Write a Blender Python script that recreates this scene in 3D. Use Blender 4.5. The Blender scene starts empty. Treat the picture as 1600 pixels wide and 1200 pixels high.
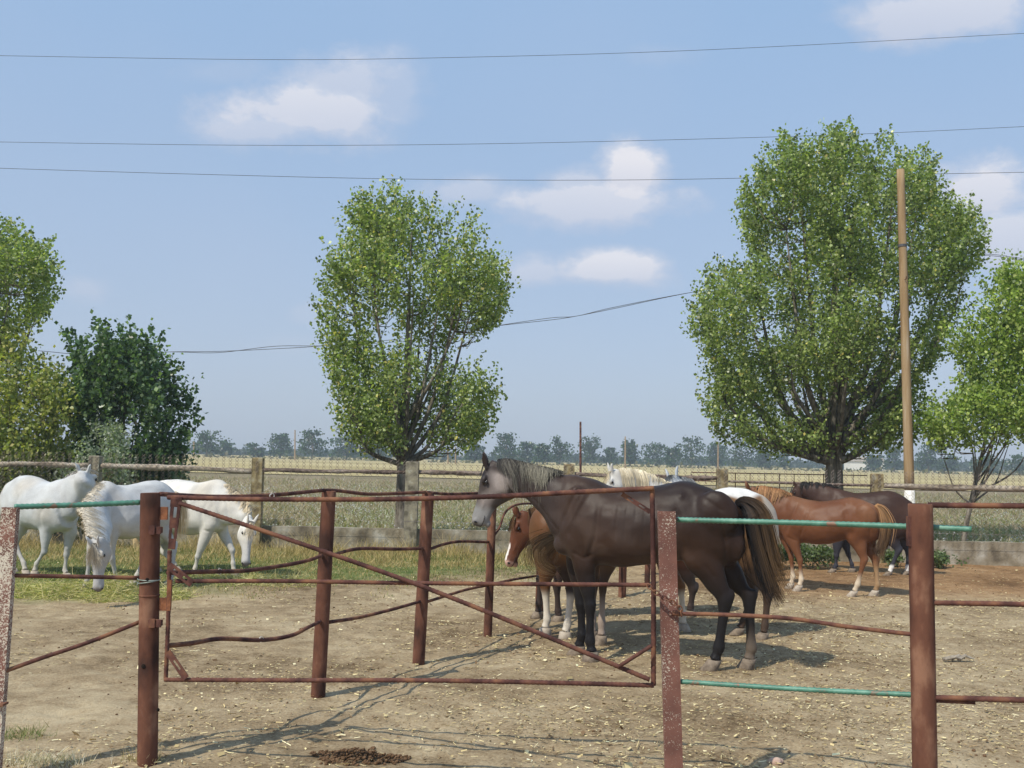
import bpy, math, random
import numpy as np
from mathutils import Vector, Matrix, noise as mnoise
rnd = random.Random(7)
rng = np.random.default_rng(7)
R = math.radians
scene = bpy.context.scene
C = scene.collection

# ------------------------------------------------------------------ camera
FPX = 1555.0; EYE = 1.75
PITCH = math.atan(113/FPX); ROLL = R(1.3)
Fv = Vector((0, math.cos(PITCH), math.sin(PITCH)))
R0 = Vector((1, 0, 0)); U0 = Vector((0, -math.sin(PITCH), math.cos(PITCH)))
Rv = math.cos(ROLL)*R0 + math.sin(ROLL)*U0
Uv = -math.sin(ROLL)*R0 + math.cos(ROLL)*U0
EYEP = Vector((0, 0, EYE))
cd = bpy.data.cameras.new('camera'); cam = bpy.data.objects.new('camera', cd); C.objects.link(cam)
cd.sensor_width = 36; cd.lens = FPX/1600*36; cd.clip_start = 0.1; cd.clip_end = 6000
m = Matrix(((Rv.x, Uv.x, -Fv.x, 0), (Rv.y, Uv.y, -Fv.y, 0), (Rv.z, Uv.z, -Fv.z, EYE), (0, 0, 0, 1)))
cam.matrix_world = m
scene.camera = cam

def ray(px, py): return (Fv*FPX + Rv*(px-800) + Uv*(600-py)).normalized()
def G(px, py):
    d = ray(px, py); t = -EYE/d.z; return EYEP + d*t
def at(px, py, Y):
    d = ray(px, py); return EYEP + d*(Y/d.y)

# ------------------------------------------------------------------ light
SUN_EL = R(49); SH = Vector((0.70, 0.71, 0)).normalized()       # direction shadows fall
sd = bpy.data.lights.new('sun', 'SUN'); sun = bpy.data.objects.new('sun', sd); C.objects.link(sun)
sd.energy = 3.9; sd.angle = R(0.5); sd.color = (1.0, 0.94, 0.82)
L = Vector((SH.x*math.cos(SUN_EL), SH.y*math.cos(SUN_EL), -math.sin(SUN_EL)))
sun.rotation_euler = L.to_track_quat('-Z', 'Y').to_euler()
world = bpy.data.worlds.new('World'); scene.world = world; world.use_nodes = True
nt = world.node_tree; nt.nodes.clear()
def N(nt, typ, **kw):
    n = nt.nodes.new(typ)
    for k, v in kw.items(): setattr(n, k, v)
    return n
out = N(nt, 'ShaderNodeOutputWorld'); bg = N(nt, 'ShaderNodeBackground')
bg.inputs['Strength'].default_value = 0.14
sky = N(nt, 'ShaderNodeTexSky', sky_type='NISHITA'); sky.sun_disc = False
sky.sun_elevation = SUN_EL
sky.sun_rotation = math.atan2(-SH.x, -SH.y)
sky.altitude = 50; sky.air_density = 1.0; sky.dust_density = 1.6; sky.ozone_density = 2.2
tc = N(nt, 'ShaderNodeTexCoord')
def M2(op, a, b=None, nt=nt, clamp=False):
    n = nt.nodes.new('ShaderNodeMath'); n.operation = op; n.use_clamp = clamp
    for i, v in enumerate((a, b)):
        if v is None: continue
        if isinstance(v, (int, float)): n.inputs[i].default_value = v
        else: nt.links.new(v, n.inputs[i])
    return n.outputs[0]
nz = N(nt, 'ShaderNodeTexNoise'); nz.inputs['Scale'].default_value = 12; nz.inputs['Detail'].default_value = 9; nz.inputs['Roughness'].default_value = 0.62
mpn = N(nt, 'ShaderNodeMapping'); mpn.inputs['Scale'].default_value = (1, 1, 1.7)
nt.links.new(tc.outputs['Generated'], mpn.inputs[0]); nt.links.new(mpn.outputs[0], nz.inputs['Vector'])
nz2 = N(nt, 'ShaderNodeTexNoise'); nz2.inputs['Scale'].default_value = 3.2; nz2.inputs['Detail'].default_value = 3
nt.links.new(tc.outputs['Generated'], nz2.inputs['Vector'])
# clouds: (px, py, half width px, half height px, strength)
clouds = [(490, 178, 150, 50, .8), (545, 130, 95, 50, .6), (430, 200, 110, 30, .6), (610, 150, 60, 60, .35), (905, 320, 150, 38, .75), (985, 268, 60, 44, .95), (900, 285, 70, 30, .6), (720, 300, 80, 28, .5),
          (960, 422, 105, 30, .85), (830, 425, 60, 26, .55), (1540, 300, 70, 46, .85), (1590, 365, 80, 42, .7),
          (1460, 14, 140, 45, .75), (130, 450, 42, 24, .3), (485, 488, 40, 18, .2), (440, 540, 60, 18, .12), (1030, 88, 60, 20, .13), (350,110,70,22,.18)]
total = None; highs = None
for (cx, cy, a, b, s) in clouds:
    d = ray(cx, cy); r_ = (ray(cx+60, cy)-ray(cx-60, cy)).normalized(); u_ = r_.cross(d).normalized()
    def dot(v):
        n = N(nt, 'ShaderNodeVectorMath', operation='DOT_PRODUCT'); n.inputs[1].default_value = v
        nt.links.new(tc.outputs['Generated'], n.inputs[0]); return n.outputs['Value']
    du = M2('DIVIDE', dot(r_), a*1.25/FPX); dv = M2('DIVIDE', dot(u_), b*1.35/FPX)
    fr = M2('GREATER_THAN', dot(d), 0.5)
    q = M2('SQRT', M2('ADD', M2('MULTIPLY', du, du), M2('MULTIPLY', dv, dv)))
    k = M2('SUBTRACT', M2('ADD', 0.95, M2('MULTIPLY', M2('SUBTRACT', nz.outputs['Fac'], 0.5), 1.9)), q)
    k = M2('MULTIPLY', M2('MULTIPLY', M2('POWER', M2('MULTIPLY', k, 1.85, clamp=True), 1.2), s), fr)
    sh = M2('MULTIPLY', k, M2('ADD', 0.5, M2('MULTIPLY', dv, 0.5), clamp=True))
    total = k if total is None else M2('MAXIMUM', total, k)
    highs = sh if highs is None else M2('MAXIMUM', highs, sh)
thin = M2('MULTIPLY', M2('SUBTRACT', nz2.outputs['Fac'], 0.45, clamp=True), 0.35)
total = M2('ADD', total, thin, clamp=True)
ccol = N(nt, 'ShaderNodeMix', data_type='RGBA')
ccol.inputs[6].default_value = (3.9, 4.2, 5.1, 1); ccol.inputs[7].default_value = (5.6, 5.6, 6.0, 1)
nt.links.new(M2('MULTIPLY', highs, 1.6, clamp=True), ccol.inputs[0])
hsv = N(nt, 'ShaderNodeMix', data_type='RGBA', blend_type='MULTIPLY'); hsv.inputs[0].default_value = 1
SKYMUL = (1.12, 1.05, 1.12, 1)
hsv.inputs[7].default_value = SKYMUL
nt.links.new(sky.outputs[0], hsv.inputs[6])
mx = N(nt, 'ShaderNodeMix', data_type='RGBA')
sxyz = N(nt, 'ShaderNodeSeparateXYZ'); nt.links.new(tc.outputs['Generated'], sxyz.inputs[0])
hz = N(nt, 'ShaderNodeMix', data_type='RGBA')          # morning haze veil: paler low, bluer high
hz.inputs[6].default_value = (3.3, 3.8, 4.55, 1); hz.inputs[7].default_value = (2.45, 3.7, 5.45, 1)
nt.links.new(M2('POWER', M2('MULTIPLY', sxyz.outputs[2], 2.3, clamp=True), .8), hz.inputs[0])
veil = N(nt, 'ShaderNodeMix', data_type='RGBA'); veil.inputs[0].default_value = .8
nt.links.new(hsv.outputs[2], veil.inputs[6]); nt.links.new(hz.outputs[2], veil.inputs[7])
nt.links.new(total, mx.inputs[0]); nt.links.new(veil.outputs[2], mx.inputs[6]); nt.links.new(ccol.outputs[2], mx.inputs[7])
nt.links.new(mx.outputs[2], bg.inputs['Color']); nt.links.new(bg.outputs[0], out.inputs[0])
scene.view_settings.view_transform = 'Standard'; scene.view_settings.look = 'None'
scene.view_settings.exposure = 0.06; scene.view_settings.gamma = 1.0
scene.cycles.volume_step_rate = 4
scene.cycles.volume_bounces = 0
scene.cycles.max_bounces = 6

# ------------------------------------------------------------------ materials
def newmat(name):
    mt = bpy.data.materials.new(name); mt.use_nodes = True; t = mt.node_tree
    p = t.nodes['Principled BSDF']; return mt, t, p
def ramp(t, fac, stops):
    n = t.nodes.new('ShaderNodeValToRGB'); cr = n.color_ramp
    while len(cr.elements) < len(stops): cr.elements.new(0.5)
    for e, (pos, c) in zip(cr.elements, stops): e.position = pos; e.color = (*c, 1)
    t.links.new(fac, n.inputs[0]); return n.outputs[0]
def nnoise(t, scale, detail=4, rough=.55, vec=None, mapscale=None, dist=0):
    n = t.nodes.new('ShaderNodeTexNoise'); n.inputs['Scale'].default_value = scale
    n.inputs['Detail'].default_value = detail; n.inputs['Roughness'].default_value = rough; n.inputs['Distortion'].default_value = dist
    if vec is None:
        c = t.nodes.new('ShaderNodeTexCoord'); vec = c.outputs['Object']
    if mapscale:
        mp = t.nodes.new('ShaderNodeMapping'); mp.inputs['Scale'].default_value = mapscale; t.links.new(vec, mp.inputs[0]); vec = mp.outputs[0]
    t.links.new(vec, n.inputs['Vector']); return n.outputs['Fac']
def bump(t, p, h, strength=.5, dist=.01):
    b = t.nodes.new('ShaderNodeBump'); b.inputs['Strength'].default_value = strength; b.inputs['Distance'].default_value = dist
    t.links.new(h, b.inputs['Height']); t.links.new(b.outputs[0], p.inputs['Normal'])
def mixc(t, fac, a, b, bt='MIX'):
    n = t.nodes.new('ShaderNodeMix'); n.data_type = 'RGBA'; n.blend_type = bt
    for s, v in ((0, fac), (6, a), (7, b)):
        if isinstance(v, (int, float)): n.inputs[s].default_value = v
        elif isinstance(v, tuple): n.inputs[s].default_value = (*v, 1) if len(v) == 3 else v
        else: t.links.new(v, n.inputs[s])
    return n.outputs[2]
def noisemat(name, stops, scale=8, detail=5, rough=.85, spec=.3, bs=.5, bd=.01, mapscale=None, bscale=None):
    mt, t, p = newmat(name)
    f = nnoise(t, scale, detail, mapscale=mapscale)
    t.links.new(ramp(t, f, stops), p.inputs['Base Color'])
    p.inputs['Roughness'].default_value = rough; p.inputs['Specular IOR Level'].default_value = spec
    if bs: bump(t, p, nnoise(t, bscale or scale*3, 5, mapscale=mapscale), bs, bd)
    return mt
RUST = noisemat('rusty_steel', [(.38, (.06, .028, .024)), (.5, (.125, .055, .042)), (.64, (.22, .105, .058))], 9, 7, .85, .15, .5, .004, bscale=60)
RUSTP = noisemat('rusty_pipe', [(.36, (.055, .027, .02)), (.48, (.12, .052, .034)), (.56, (.15, .066, .042)), (.66, (.26, .135, .085))], 6, 8, .85, .15, .6, .004, mapscale=(1, 1, .5), bscale=45)
RUSTO = noisemat('orange_rust', [(.35, (.14, .055, .03)), (.65, (.30, .12, .055))], 20, 5, .85)
def flakemat(name, lo, hi):
    mt, t, p = newmat(name)
    base = ramp(t, nnoise(t, 7, 6), [(.3, (.13, .055, .04)), (.7, (.24, .105, .075))])
    tcn = t.nodes.new('ShaderNodeTexCoord'); sp = t.nodes.new('ShaderNodeSeparateXYZ'); t.links.new(tcn.outputs['Object'], sp.inputs[0])
    f = nnoise(t, 130, 5, .75)
    big = nnoise(t, 4, 3)
    msk = M2('GREATER_THAN', M2('ADD', f, M2('MULTIPLY', big, .35, t), t), hi, t)
    c = mixc(t, msk, base, (.62, .56, .45))
    t.links.new(c, p.inputs['Base Color']); p.inputs['Roughness'].default_value = .8
    bump(t, p, f, .5, .003); return mt
FLAKE = flakemat('rust_with_few_flakes', 0, .775)
FLAKE2 = flakemat('rust_with_many_flakes', 0, .69)
def greenmat():
    mt, t, p = newmat('green_painted_rebar')
    f = nnoise(t, 14, 6, .6)
    c = ramp(t, f, [(.36, (.2, .11, .07)), (.42, (.06, .17, .12)), (.55, (.08, .23, .16)), (.75, (.17, .34, .26))])
    t.links.new(c, p.inputs['Base Color']); p.inputs['Roughness'].default_value = .5; return mt
GREEN = greenmat()
CONC = noisemat('mossy_concrete', [(.36, (.13, .115, .08)), (.48, (.25, .22, .165)), (.56, (.30, .265, .18)), (.68, (.42, .4, .33))], 7, 7, .95, .2, .7, .01, bscale=40)
CONCY = noisemat('lichened_concrete', [(.38, (.17, .13, .07)), (.5, (.30, .235, .12)), (.64, (.38, .34, .24))], 9, 7, .95, .2, .7, .01, bscale=40)
BARK = noisemat('grey_weathered_wood', [(.38, (.09, .062, .05)), (.5, (.2, .145, .115)), (.64, (.36, .29, .24))], 12, 6, .9, .2, .8, .01, mapscale=(.15, 1, 1))
BARKP = noisemat('pale_weathered_wood', [(.38, (.15, .115, .085)), (.5, (.33, .27, .2)), (.64, (.52, .45, .36))], 12, 6, .9, .2, .8, .01, mapscale=(.15, 1, 1))
POLEM = noisemat('ochre_wood_pole', [(.32, (.22, .14, .07)), (.5, (.33, .225, .12)), (.6, (.37, .27, .16)), (.75, (.48, .40, .3))], 10, 6, .85, .2, .5, .008, mapscale=(1, 1, .08))
WHITEP = noisemat('whitewash', [(.35, (.5, .48, .43)), (.55, (.78, .77, .73)), (.8, (.85, .84, .8))], 14, 5, .9)
TRUNK = noisemat('grey_bark', [(.36, (.08, .068, .052)), (.5, (.17, .148, .115)), (.66, (.3, .27, .22))], 14, 6, .95, .1, .9, .02, mapscale=(1, 1, .25))
TWIG = noisemat('twig_bark', [(.3, (.09, .075, .055)), (.7, (.22, .19, .155))], 10, 4, .9, .1, 0)
WIRE = noisemat('galvanised_wire', [(.35, (.11, .08, .065)), (.65, (.24, .19, .16))], 20, 3, .6, .5, 0)
CABLE = noisemat('dark_cable', [(.3, (.06, .06, .065)), (.7, (.1, .1, .11))], 3, 3, .6, .4, 0)
DUNG = noisemat('dry_dung', [(.3, (.09, .05, .025)), (.7, (.23, .14, .08))], 30, 5, .95, .1, .8, .02)
DARK = noisemat('dark_eye', [(.3, (.012, .009, .008)), (.7, (.02, .015, .012))], 10, 1, .15, .6, 0)
HOOF = noisemat('dusty_hoof', [(.3, (.13, .10, .075)), (.7, (.3, .24, .18))], 25, 4, .8, .2, .3, .004)
HOOFP = noisemat('pale_hoof', [(.3, (.34, .28, .22)), (.7, (.5, .44, .36))], 25, 4, .8, .2, .3, .004)
WIREG = noisemat('green_grey_wire', [(.3, (.16, .2, .17)), (.7, (.33, .37, .33))], 20, 3, .4, .5, 0)
TWINE = noisemat('white_twine', [(.3, (.6, .57, .52)), (.7, (.8, .78, .72))], 20, 3, .9, .2, 0)
def leafmat(name, trans=.35, rough=.45, spec=.35):
    mt, t, p = newmat(name)
    a = t.nodes.new('ShaderNodeAttribute'); a.attribute_name = 'tint'
    t.links.new(a.outputs['Color'], p.inputs['Base Color'])
    p.inputs['Roughness'].default_value = rough; p.inputs['Specular IOR Level'].default_value = spec
    if trans:
        tr = t.nodes.new('ShaderNodeBsdfTranslucent')
        t.links.new(mixc(t, 1.0, a.outputs['Color'], (1.3, 1.5, .55), 'MULTIPLY'), tr.inputs[0])
        ms = t.nodes.new('ShaderNodeMixShader'); ms.inputs[0].default_value = trans
        t.links.new(p.outputs[0], ms.inputs[1]); t.links.new(tr.outputs[0], ms.inputs[2])
        t.links.new(ms.outputs[0], t.nodes['Material Output'].inputs[0])
    return mt
LEAF = leafmat('leaves', .42, .36, .5); BLADE = leafmat('grass_blades', .25, .7, .15); STRAWM = leafmat('straw_bits', 0, .75, .15)
HAIR = leafmat('horse_hair', 0, .6, .12)

# ------------------------------------------------------------------ object helpers
def link(name, verts, faces, mat, parent=None, smooth=False):
    me = bpy.data.meshes.new(name)
    verts = np.asarray(verts, dtype=np.float32)
    me.from_pydata(verts.tolist(), [], faces if isinstance(faces, list) else faces.tolist())
    me.materials.append(mat)
    if smooth: me.polygons.foreach_set('use_smooth', [True]*len(me.polygons))
    me.update()
    o = bpy.data.objects.new(name, me); C.objects.link(o)
    if parent: put_under(o, parent)
    return o
def put_under(o, parent):
    o.parent = parent
    o.matrix_parent_inverse = Matrix.Translation(-parent.location)
def tint(o, cols):
    a = o.data.color_attributes.new('tint', 'FLOAT_COLOR', 'POINT')
    c = np.ones((len(o.data.vertices), 4), np.float32); c[:, :3] = cols
    a.data.foreach_set('color', c.ravel())
def thing(name, label, cat, loc, group=None):
    o = bpy.data.objects.new(name, None); C.objects.link(o); o.location = loc; o.empty_display_size = .1
    o['label'] = label; o['category'] = cat
    if group: o['group'] = group
    return o
def tag(o, label, cat, group=None, kind=None):
    if label: o['label'] = label
    if cat: o['category'] = cat
    if group: o['group'] = group
    if kind: o['kind'] = kind
    return o
class MB:
    def __init__(s): s.v = []; s.f = []
    def add(s, v, f):
        n = len(s.v); s.v.extend([tuple(a) for a in v]); s.f.extend([tuple(i+n for i in q) for q in f])
    def loft(s, rings, cap=True):
        n = len(rings[0]); v = [p for r in rings for p in r]; f = []
        for i in range(len(rings)-1):
            for j in range(n):
                a, b = i*n+j, i*n+(j+1) % n; f.append((a, b, b+n, a+n))
        if cap:
            k = len(v); v.append(sum((Vector(p) for p in rings[0]), Vector())/n); v.append(sum((Vector(p) for p in rings[-1]), Vector())/n)
            for j in range(n):
                f.append((k, (j+1) % n, j)); f.append((k+1, (len(rings)-1)*n+j, (len(rings)-1)*n+(j+1) % n))
        s.add(v, f)
    def tube(s, pts, rad, n=8, ribs=0, step=None, wob=0):
        pts = [Vector(p) for p in pts]
        if step:
            q = []
            for a, b in zip(pts[:-1], pts[1:]):
                k = max(1, int((b-a).length/step)); q += [a.lerp(b, i/k) for i in range(k)]
            pts0 = pts; pts = q + [pts[-1]]
        tot = len(pts)
        rr = (lambda t: rad[0]+(rad[1]-rad[0])*t) if isinstance(rad, tuple) else (lambda t: rad)
        rings = []; up = None
        for i, p in enumerate(pts):
            tn = (pts[min(i+1, tot-1)]-pts[max(i-1, 0)]).normalized()
            if up is None:
                up = Vector((0, 0, 1)) if abs(tn.z) < .9 else Vector((0, 1, 0))
            s1 = tn.cross(up).normalized(); up = s1.cross(tn).normalized()
            r = rr(i/max(1, tot-1))
            if ribs and i % 2: r *= 1+ribs
            if wob: r *= 1+wob*mnoise.noise(p*6)
            rings.append([p+(s1*math.cos(2*math.pi*j/n)+up*math.sin(2*math.pi*j/n))*r for j in range(n)])
        s.loft(rings)
    def box(s, c, ax, ay, az):      # half vectors
        c, ax, ay, az = map(Vector, (c, ax, ay, az)); v = []
        for i in (-1, 1):
            for j in (-1, 1):
                for k in (-1, 1): v.append(c+ax*i+ay*j+az*k)
        s.add(v, [(0, 1, 3, 2), (4, 6, 7, 5), (0, 4, 5, 1), (2, 3, 7, 6), (0, 2, 6, 4), (1, 5, 7, 3)])
    def ell(s, c, ax, ay, az, n=12, k=7):
        rings = []
        for i in range(k+1):
            th = math.pi*(.02+.96*i/k)
            rings.append([Vector(c)+Vector(az)*math.cos(th)+(Vector(ax)*math.cos(2*math.pi*j/n)+Vector(ay)*math.sin(2*math.pi*j/n))*math.sin(th) for j in range(n)])
        s.loft(rings)
    def build(s, name, mat, parent=None, smooth=False): return link(name, s.v, s.f, mat, parent, smooth)
def crom(P, n):
    """Catmull-Rom through rows of array P -> resampled rows, n per span"""
    P = np.asarray(P, float); Q = np.vstack([2*P[0]-P[1], P, 2*P[-1]-P[-2]]); o = []
    for i in range(1, len(Q)-2):
        for k in range(n):
            t = k/n; a, b, c, d = Q[i-1], Q[i], Q[i+1], Q[i+2]
            o.append(.5*((2*b)+(-a+c)*t+(2*a-5*b+4*c-d)*t*t+(-a+3*b-3*c+d)*t**3))
    o.append(P[-1]); return np.array(o)

# ------------------------------------------------------------------ ground
def hgt(x, y):
    f = max(0, min(1, (40-y)/15))
    h = -.016*max(0, abs(mnoise.noise(Vector((x*5.3, y*5.3, 11))))*2-.25)+.035*mnoise.noise(Vector((x*.35, y*.35, 0)))+.012*mnoise.noise(Vector((x*2.1, y*2.1, 3)))+.007*mnoise.noise(Vector((x*6, y*6, 5)))
    return h*f
xs = np.concatenate([-np.geomspace(2500, 9, 30), np.linspace(-8.9, 9, 380), np.geomspace(9.2, 2500, 30)])
ys = np.concatenate([[-300, -50, -5, 2], np.linspace(4, 19, 320), np.geomspace(19.3, 45, 40), np.geomspace(50, 5000, 24)])
gv = [(x, y, hgt(x, y) if (4 <= y <= 45 and abs(x) < 10) else 0) for y in ys for x in xs]
nx = len(xs)
gf = [(j*nx+i, j*nx+i+1, (j+1)*nx+i+1, (j+1)*nx+i) for j in range(len(ys)-1) for i in range(nx-1)]
def groundmat():
    mt, t, p = newmat('ground_earth')
    c = t.nodes.new('ShaderNodeTexCoord'); v = c.outputs['Object']
    n1 = nnoise(t, .55, 6, .6, v); n2 = nnoise(t, 5, 6, .65, v); n3 = nnoise(t, 45, 5, .7, v)
    s = M2('ADD', M2('MULTIPLY', n1, .45, t), M2('ADD', M2('MULTIPLY', n2, .3, t), M2('MULTIPLY', n3, .3, t), t), t)
    dirt = ramp(t, s, [(.41, (.125, .083, .043)), (.48, (.25, .182, .105)), (.54, (.345, .262, .158)), (.62, (.46, .37, .235))])
    sp = t.nodes.new('ShaderNodeSeparateXYZ'); t.links.new(v, sp.inputs[0]); X, Y = sp.outputs[0], sp.outputs[1]
    # redder earth to the far right
    red = M2('MULTIPLY', M2('MULTIPLY', M2('SUBTRACT', Y, 12.5, t), .5, t, True), M2('MULTIPLY', M2('SUBTRACT', X, 1.5, t), .5, t, True), t)
    dirt = mixc(t, red, dirt, mixc(t, 1.0, dirt, (.86, .68, .56), 'MULTIPLY'))
    lim = M2('ADD', 11.3, M2('MULTIPLY', M2('ADD', X, 5.3, t), .58, t), t)
    g = M2('MULTIPLY', M2('ADD', M2('SUBTRACT', Y, lim, t), M2('MULTIPLY', M2('SUBTRACT', n1, .5, t), 4, t), t), .8, t, True)
    rgt = M2('MULTIPLY', M2('SUBTRACT', 1.8, X, t), .7, t, True)
    g = M2('MULTIPLY', g, rgt, t)
    grass = ramp(t, M2('ADD', M2('MULTIPLY', n2, .7, t), M2('MULTIPLY', n3, .3, t), t), [(.36, (.06, .085, .022)), (.5, (.13, .16, .05)), (.62, (.25, .23, .10)), (.75, (.36, .3, .16))])
    col = mixc(t, g, dirt, grass)
    beh = M2('MULTIPLY', M2('SUBTRACT', Y, 18.1, t), 4, t, True)
    n4 = nnoise(t, .12, 5, .6, v, (1, .5, 1)); n5 = nnoise(t, 1.4, 5, .7, v)
    mead = ramp(t, M2('ADD', M2('MULTIPLY', n4, .55, t), M2('MULTIPLY', n5, .45, t), t), [(.36, (.13, .115, .055)), (.48, (.22, .18, .10)), (.56, (.28, .22, .14)), (.68, (.35, .28, .19))])
    col = mixc(t, beh, col, mead)
    t.links.new(col, p.inputs['Base Color']); p.inputs['Roughness'].default_value = .97; p.inputs['Specular IOR Level'].default_value = .12
    bump(t, p, M2('ADD', M2('MULTIPLY', n3, .6, t), n2, t), .75, .022)
    return mt
tag(link('ground', gv, gf, groundmat(), smooth=True), None, None, kind='structure')
def fieldmat():
    mt, t, p = newmat('stubble_field')
    c = t.nodes.new('ShaderNodeTexCoord'); v = c.outputs['Object']
    n1 = nnoise(t, .05, 5, .6, v, (.4, 1, 1)); n2 = nnoise(t, 1.2, 4, .7, v, (.3, 1, 1))
    f = M2('ADD', M2('MULTIPLY', n1, .5, t), M2('MULTIPLY', n2, .5, t), t)
    t.links.new(ramp(t, f, [(.38, (.30, .24, .105)), (.5, (.43, .35, .165)), (.62, (.56, .47, .25))]), p.inputs['Base Color'])
    p.inputs['Roughness'].default_value = 1; p.inputs['Specular IOR Level'].default_value = .05; return mt
fv = []; ff = []
n_ = 80
for i in range(n_+1):
    x = -300+600*i/n_
    fv += [(x, 72+2.5*math.sin(i*.7)+rnd.uniform(-1, 1), .05), (x, 335, .05)]
for i in range(n_): a = 2*i; ff.append((a, a+2, a+3, a+1))
tag(link('field', fv, ff, fieldmat()), None, None, kind='structure')

# ------------------------------------------------------------------ scattering of blades / leaves
def quads(centers, axis, side, mat, name, cols, parent=None, taper=.25):
    """ribbon quads: centers base, axis vector (length), side half-width vector"""
    n = len(centers)
    v = np.empty((n, 4, 3)); v[:, 0] = centers-side; v[:, 1] = centers+side; v[:, 2] = centers+axis+side*taper; v[:, 3] = centers+axis-side*taper
    f = np.arange(n*4).reshape(n, 4)
    o = link(name, v.reshape(-1, 3), f, mat, parent); tint(o, np.repeat(cols, 4, axis=0)); return o
def pal(n, cols, wts=None, var=.18):
    cols = np.array(cols); idx = rng.choice(len(cols), n, p=wts); c = cols[idx]
    return np.clip(c*(1+rng.normal(0, var, (n, 1))), .005, .95)
def zs(x, y): return np.array([hgt(a, b) for a, b in zip(x, y)])
def blades(name, x, y, h, w, cols, lean=.35, z=None, mat=BLADE):
    n = len(x); z = zs(x, y)-.005 if z is None else z
    c = np.stack([x, y, z], 1); a = rng.uniform(0, 2*np.pi, n)
    ax = np.stack([np.cos(a)*lean*h*rng.uniform(0, 1.6, n), np.sin(a)*lean*h*rng.uniform(0, 1.6, n), h], 1)
    b = rng.uniform(-.9, .9, n); sd_ = np.stack([np.cos(b)*w, np.sin(b)*w, 0*w], 1)
    return quads(c, ax, sd_, mat, name, cols)
def nz_arr(x, y, s, o=0): return np.array([mnoise.noise(Vector((a*s, b*s, o))) for a, b in zip(x, y)])
# straw scraps
n = 120000
Yv = 4.6+12.8*rng.random(n)**1.05; Xv = (rng.random(n)*2-1)*(Yv*.56+.4)
dens = .40+.7*nz_arr(Xv, Yv, .8)+.5*nz_arr(Xv, Yv, 3.1, 2)+.33*np.clip((Xv+1.0)/3, -1, 1)
lim = 11.3+(Xv+5.3)*.58
dens *= np.where((Yv > lim+1) & (Xv < 1), .25, 1); dens *= np.where((Yv > 13.5) & (Xv > 1), .2, 1)
k = rng.random(n) < dens; Xv, Yv = Xv[k], Yv[k]; n = len(Xv)
ln = rng.gamma(1.8, .009, n)+.006; a = rng.normal(0, 1.0, n)
wd = rng.uniform(.0014, .004, n)*(1+2.0*(rng.random(n) < .06))
c = np.stack([Xv, Yv, zs(Xv, Yv)+rng.uniform(.004, .02, n)], 1)
ax = np.stack([np.cos(a)*ln, np.sin(a)*ln, rng.normal(0, .12, n)*ln], 1)
sv = np.stack([-np.sin(a)*wd, np.cos(a)*wd, rng.normal(0, .5, n)*wd], 1)
o = quads(c, ax, sv, STRAWM, 'straw', pal(n, [(.48, .38, .19), (.62, .52, .28), (.27, .19, .10), (.76, .68, .42), (.15, .095, .05)], [.34, .24, .18, .08, .16]), taper=.8)
tag(o, 'scattered straw scraps lying over the trampled dirt', 'straw', kind='stuff')
# small clods and dung crumbs
mb = MB()
for i in range(1500):
    y = 4.9+11*rnd.random()**1.3; x = rnd.uniform(-1, 1)*(y*.55)
    if mnoise.noise(Vector((x*.9, y*.9, 9))) < 0.0: continue
    s = rnd.uniform(.004, .011)*(1+.8*(rnd.random()<.06)); mb.ell((x, y, hgt(x, y)+s*.3), (s*rnd.uniform(.7, 1.3), 0, s*.2), (0, s*rnd.uniform(.7, 1.3), 0), (0, 0, s*.7), 6, 4)
tag(mb.build('clods', DUNG), 'crumbs of dry dung and earth strewn over the yard', 'clods', kind='stuff')
# green/yellow grass in left yard
n = 62000
Yv = rng.uniform(11, 17.95, n); Xv = rng.uniform(-9.5, 1.9, n)
lim = 11.3+(Xv+5.3)*.58
q = (Yv-lim)+4*.5*nz_arr(Xv, Yv, .7)
k = (q+1.2*nz_arr(Xv, Yv, 2.2, 6) > rng.uniform(-.5, 1.4, n)) & (np.abs(Xv/Yv) < .56); Xv, Yv = Xv[k], Yv[k]; n = len(Xv)
far = np.clip((Yv-15)/2.5, 0, 1)
h = rng.uniform(.012, .05, n)+far**1.6*rng.uniform(.0, .42, n)**1.2*np.clip(.55+1.3*nz_arr(Xv, Yv, 1.6, 9), .12, 1.3)
cg = pal(n, [(.13, .17, .045), (.19, .22, .07), (.09, .12, .035), (.38, .33, .15)], [.34, .3, .16, .2])
cy = pal(n, [(.46, .34, .15), (.36, .27, .12), (.24, .19, .09), (.56, .44, .23)], [.35, .3, .15, .2])
my = (rng.random(n) < np.clip(.45+far*.8+1.1*nz_arr(Xv, Yv, 1.1, 4), 0, 1))[:, None]
tag(blades('grass', Xv, Yv, h, rng.uniform(.0025, .006, n), np.where(my, cy, cg), .9), 'green and yellowing grass where the white horses graze', 'grass', kind='stuff')
# weeds behind the fence
n = 85000
Yv = 18.3+45*rng.random(n)**2.2; Xv = (rng.random(n)*2-1)*(Yv*.56)
h = rng.uniform(.04, .24, n)*(.6+.8*np.clip(nz_arr(Xv, Yv, .5)+.4, 0, 1))
z = np.zeros(n)
brown = (np.clip(.42+1.4*nz_arr(Xv, Yv, .22, 3)+1.0*nz_arr(Xv, Yv, .9, 5)+np.clip((Yv-30)/25, 0, .6), 0, .85) > rng.random(n))[:, None]
tag(blades('weeds', Xv, Yv, h, rng.uniform(.004, .010, n)*(1+Yv*.02), np.where(brown, pal(n, [(.33, .26, .15), (.25, .19, .11), (.45, .37, .24), (.36, .33, .26)]), pal(n, [(.22, .24, .10), (.33, .31, .16), (.17, .19, .09), (.42, .43, .34)], [.4, .26, .16, .18])), 1.5, z), 'tangled weeds on waste ground beyond the fence', 'weeds', kind='stuff')
n = 15000
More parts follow.
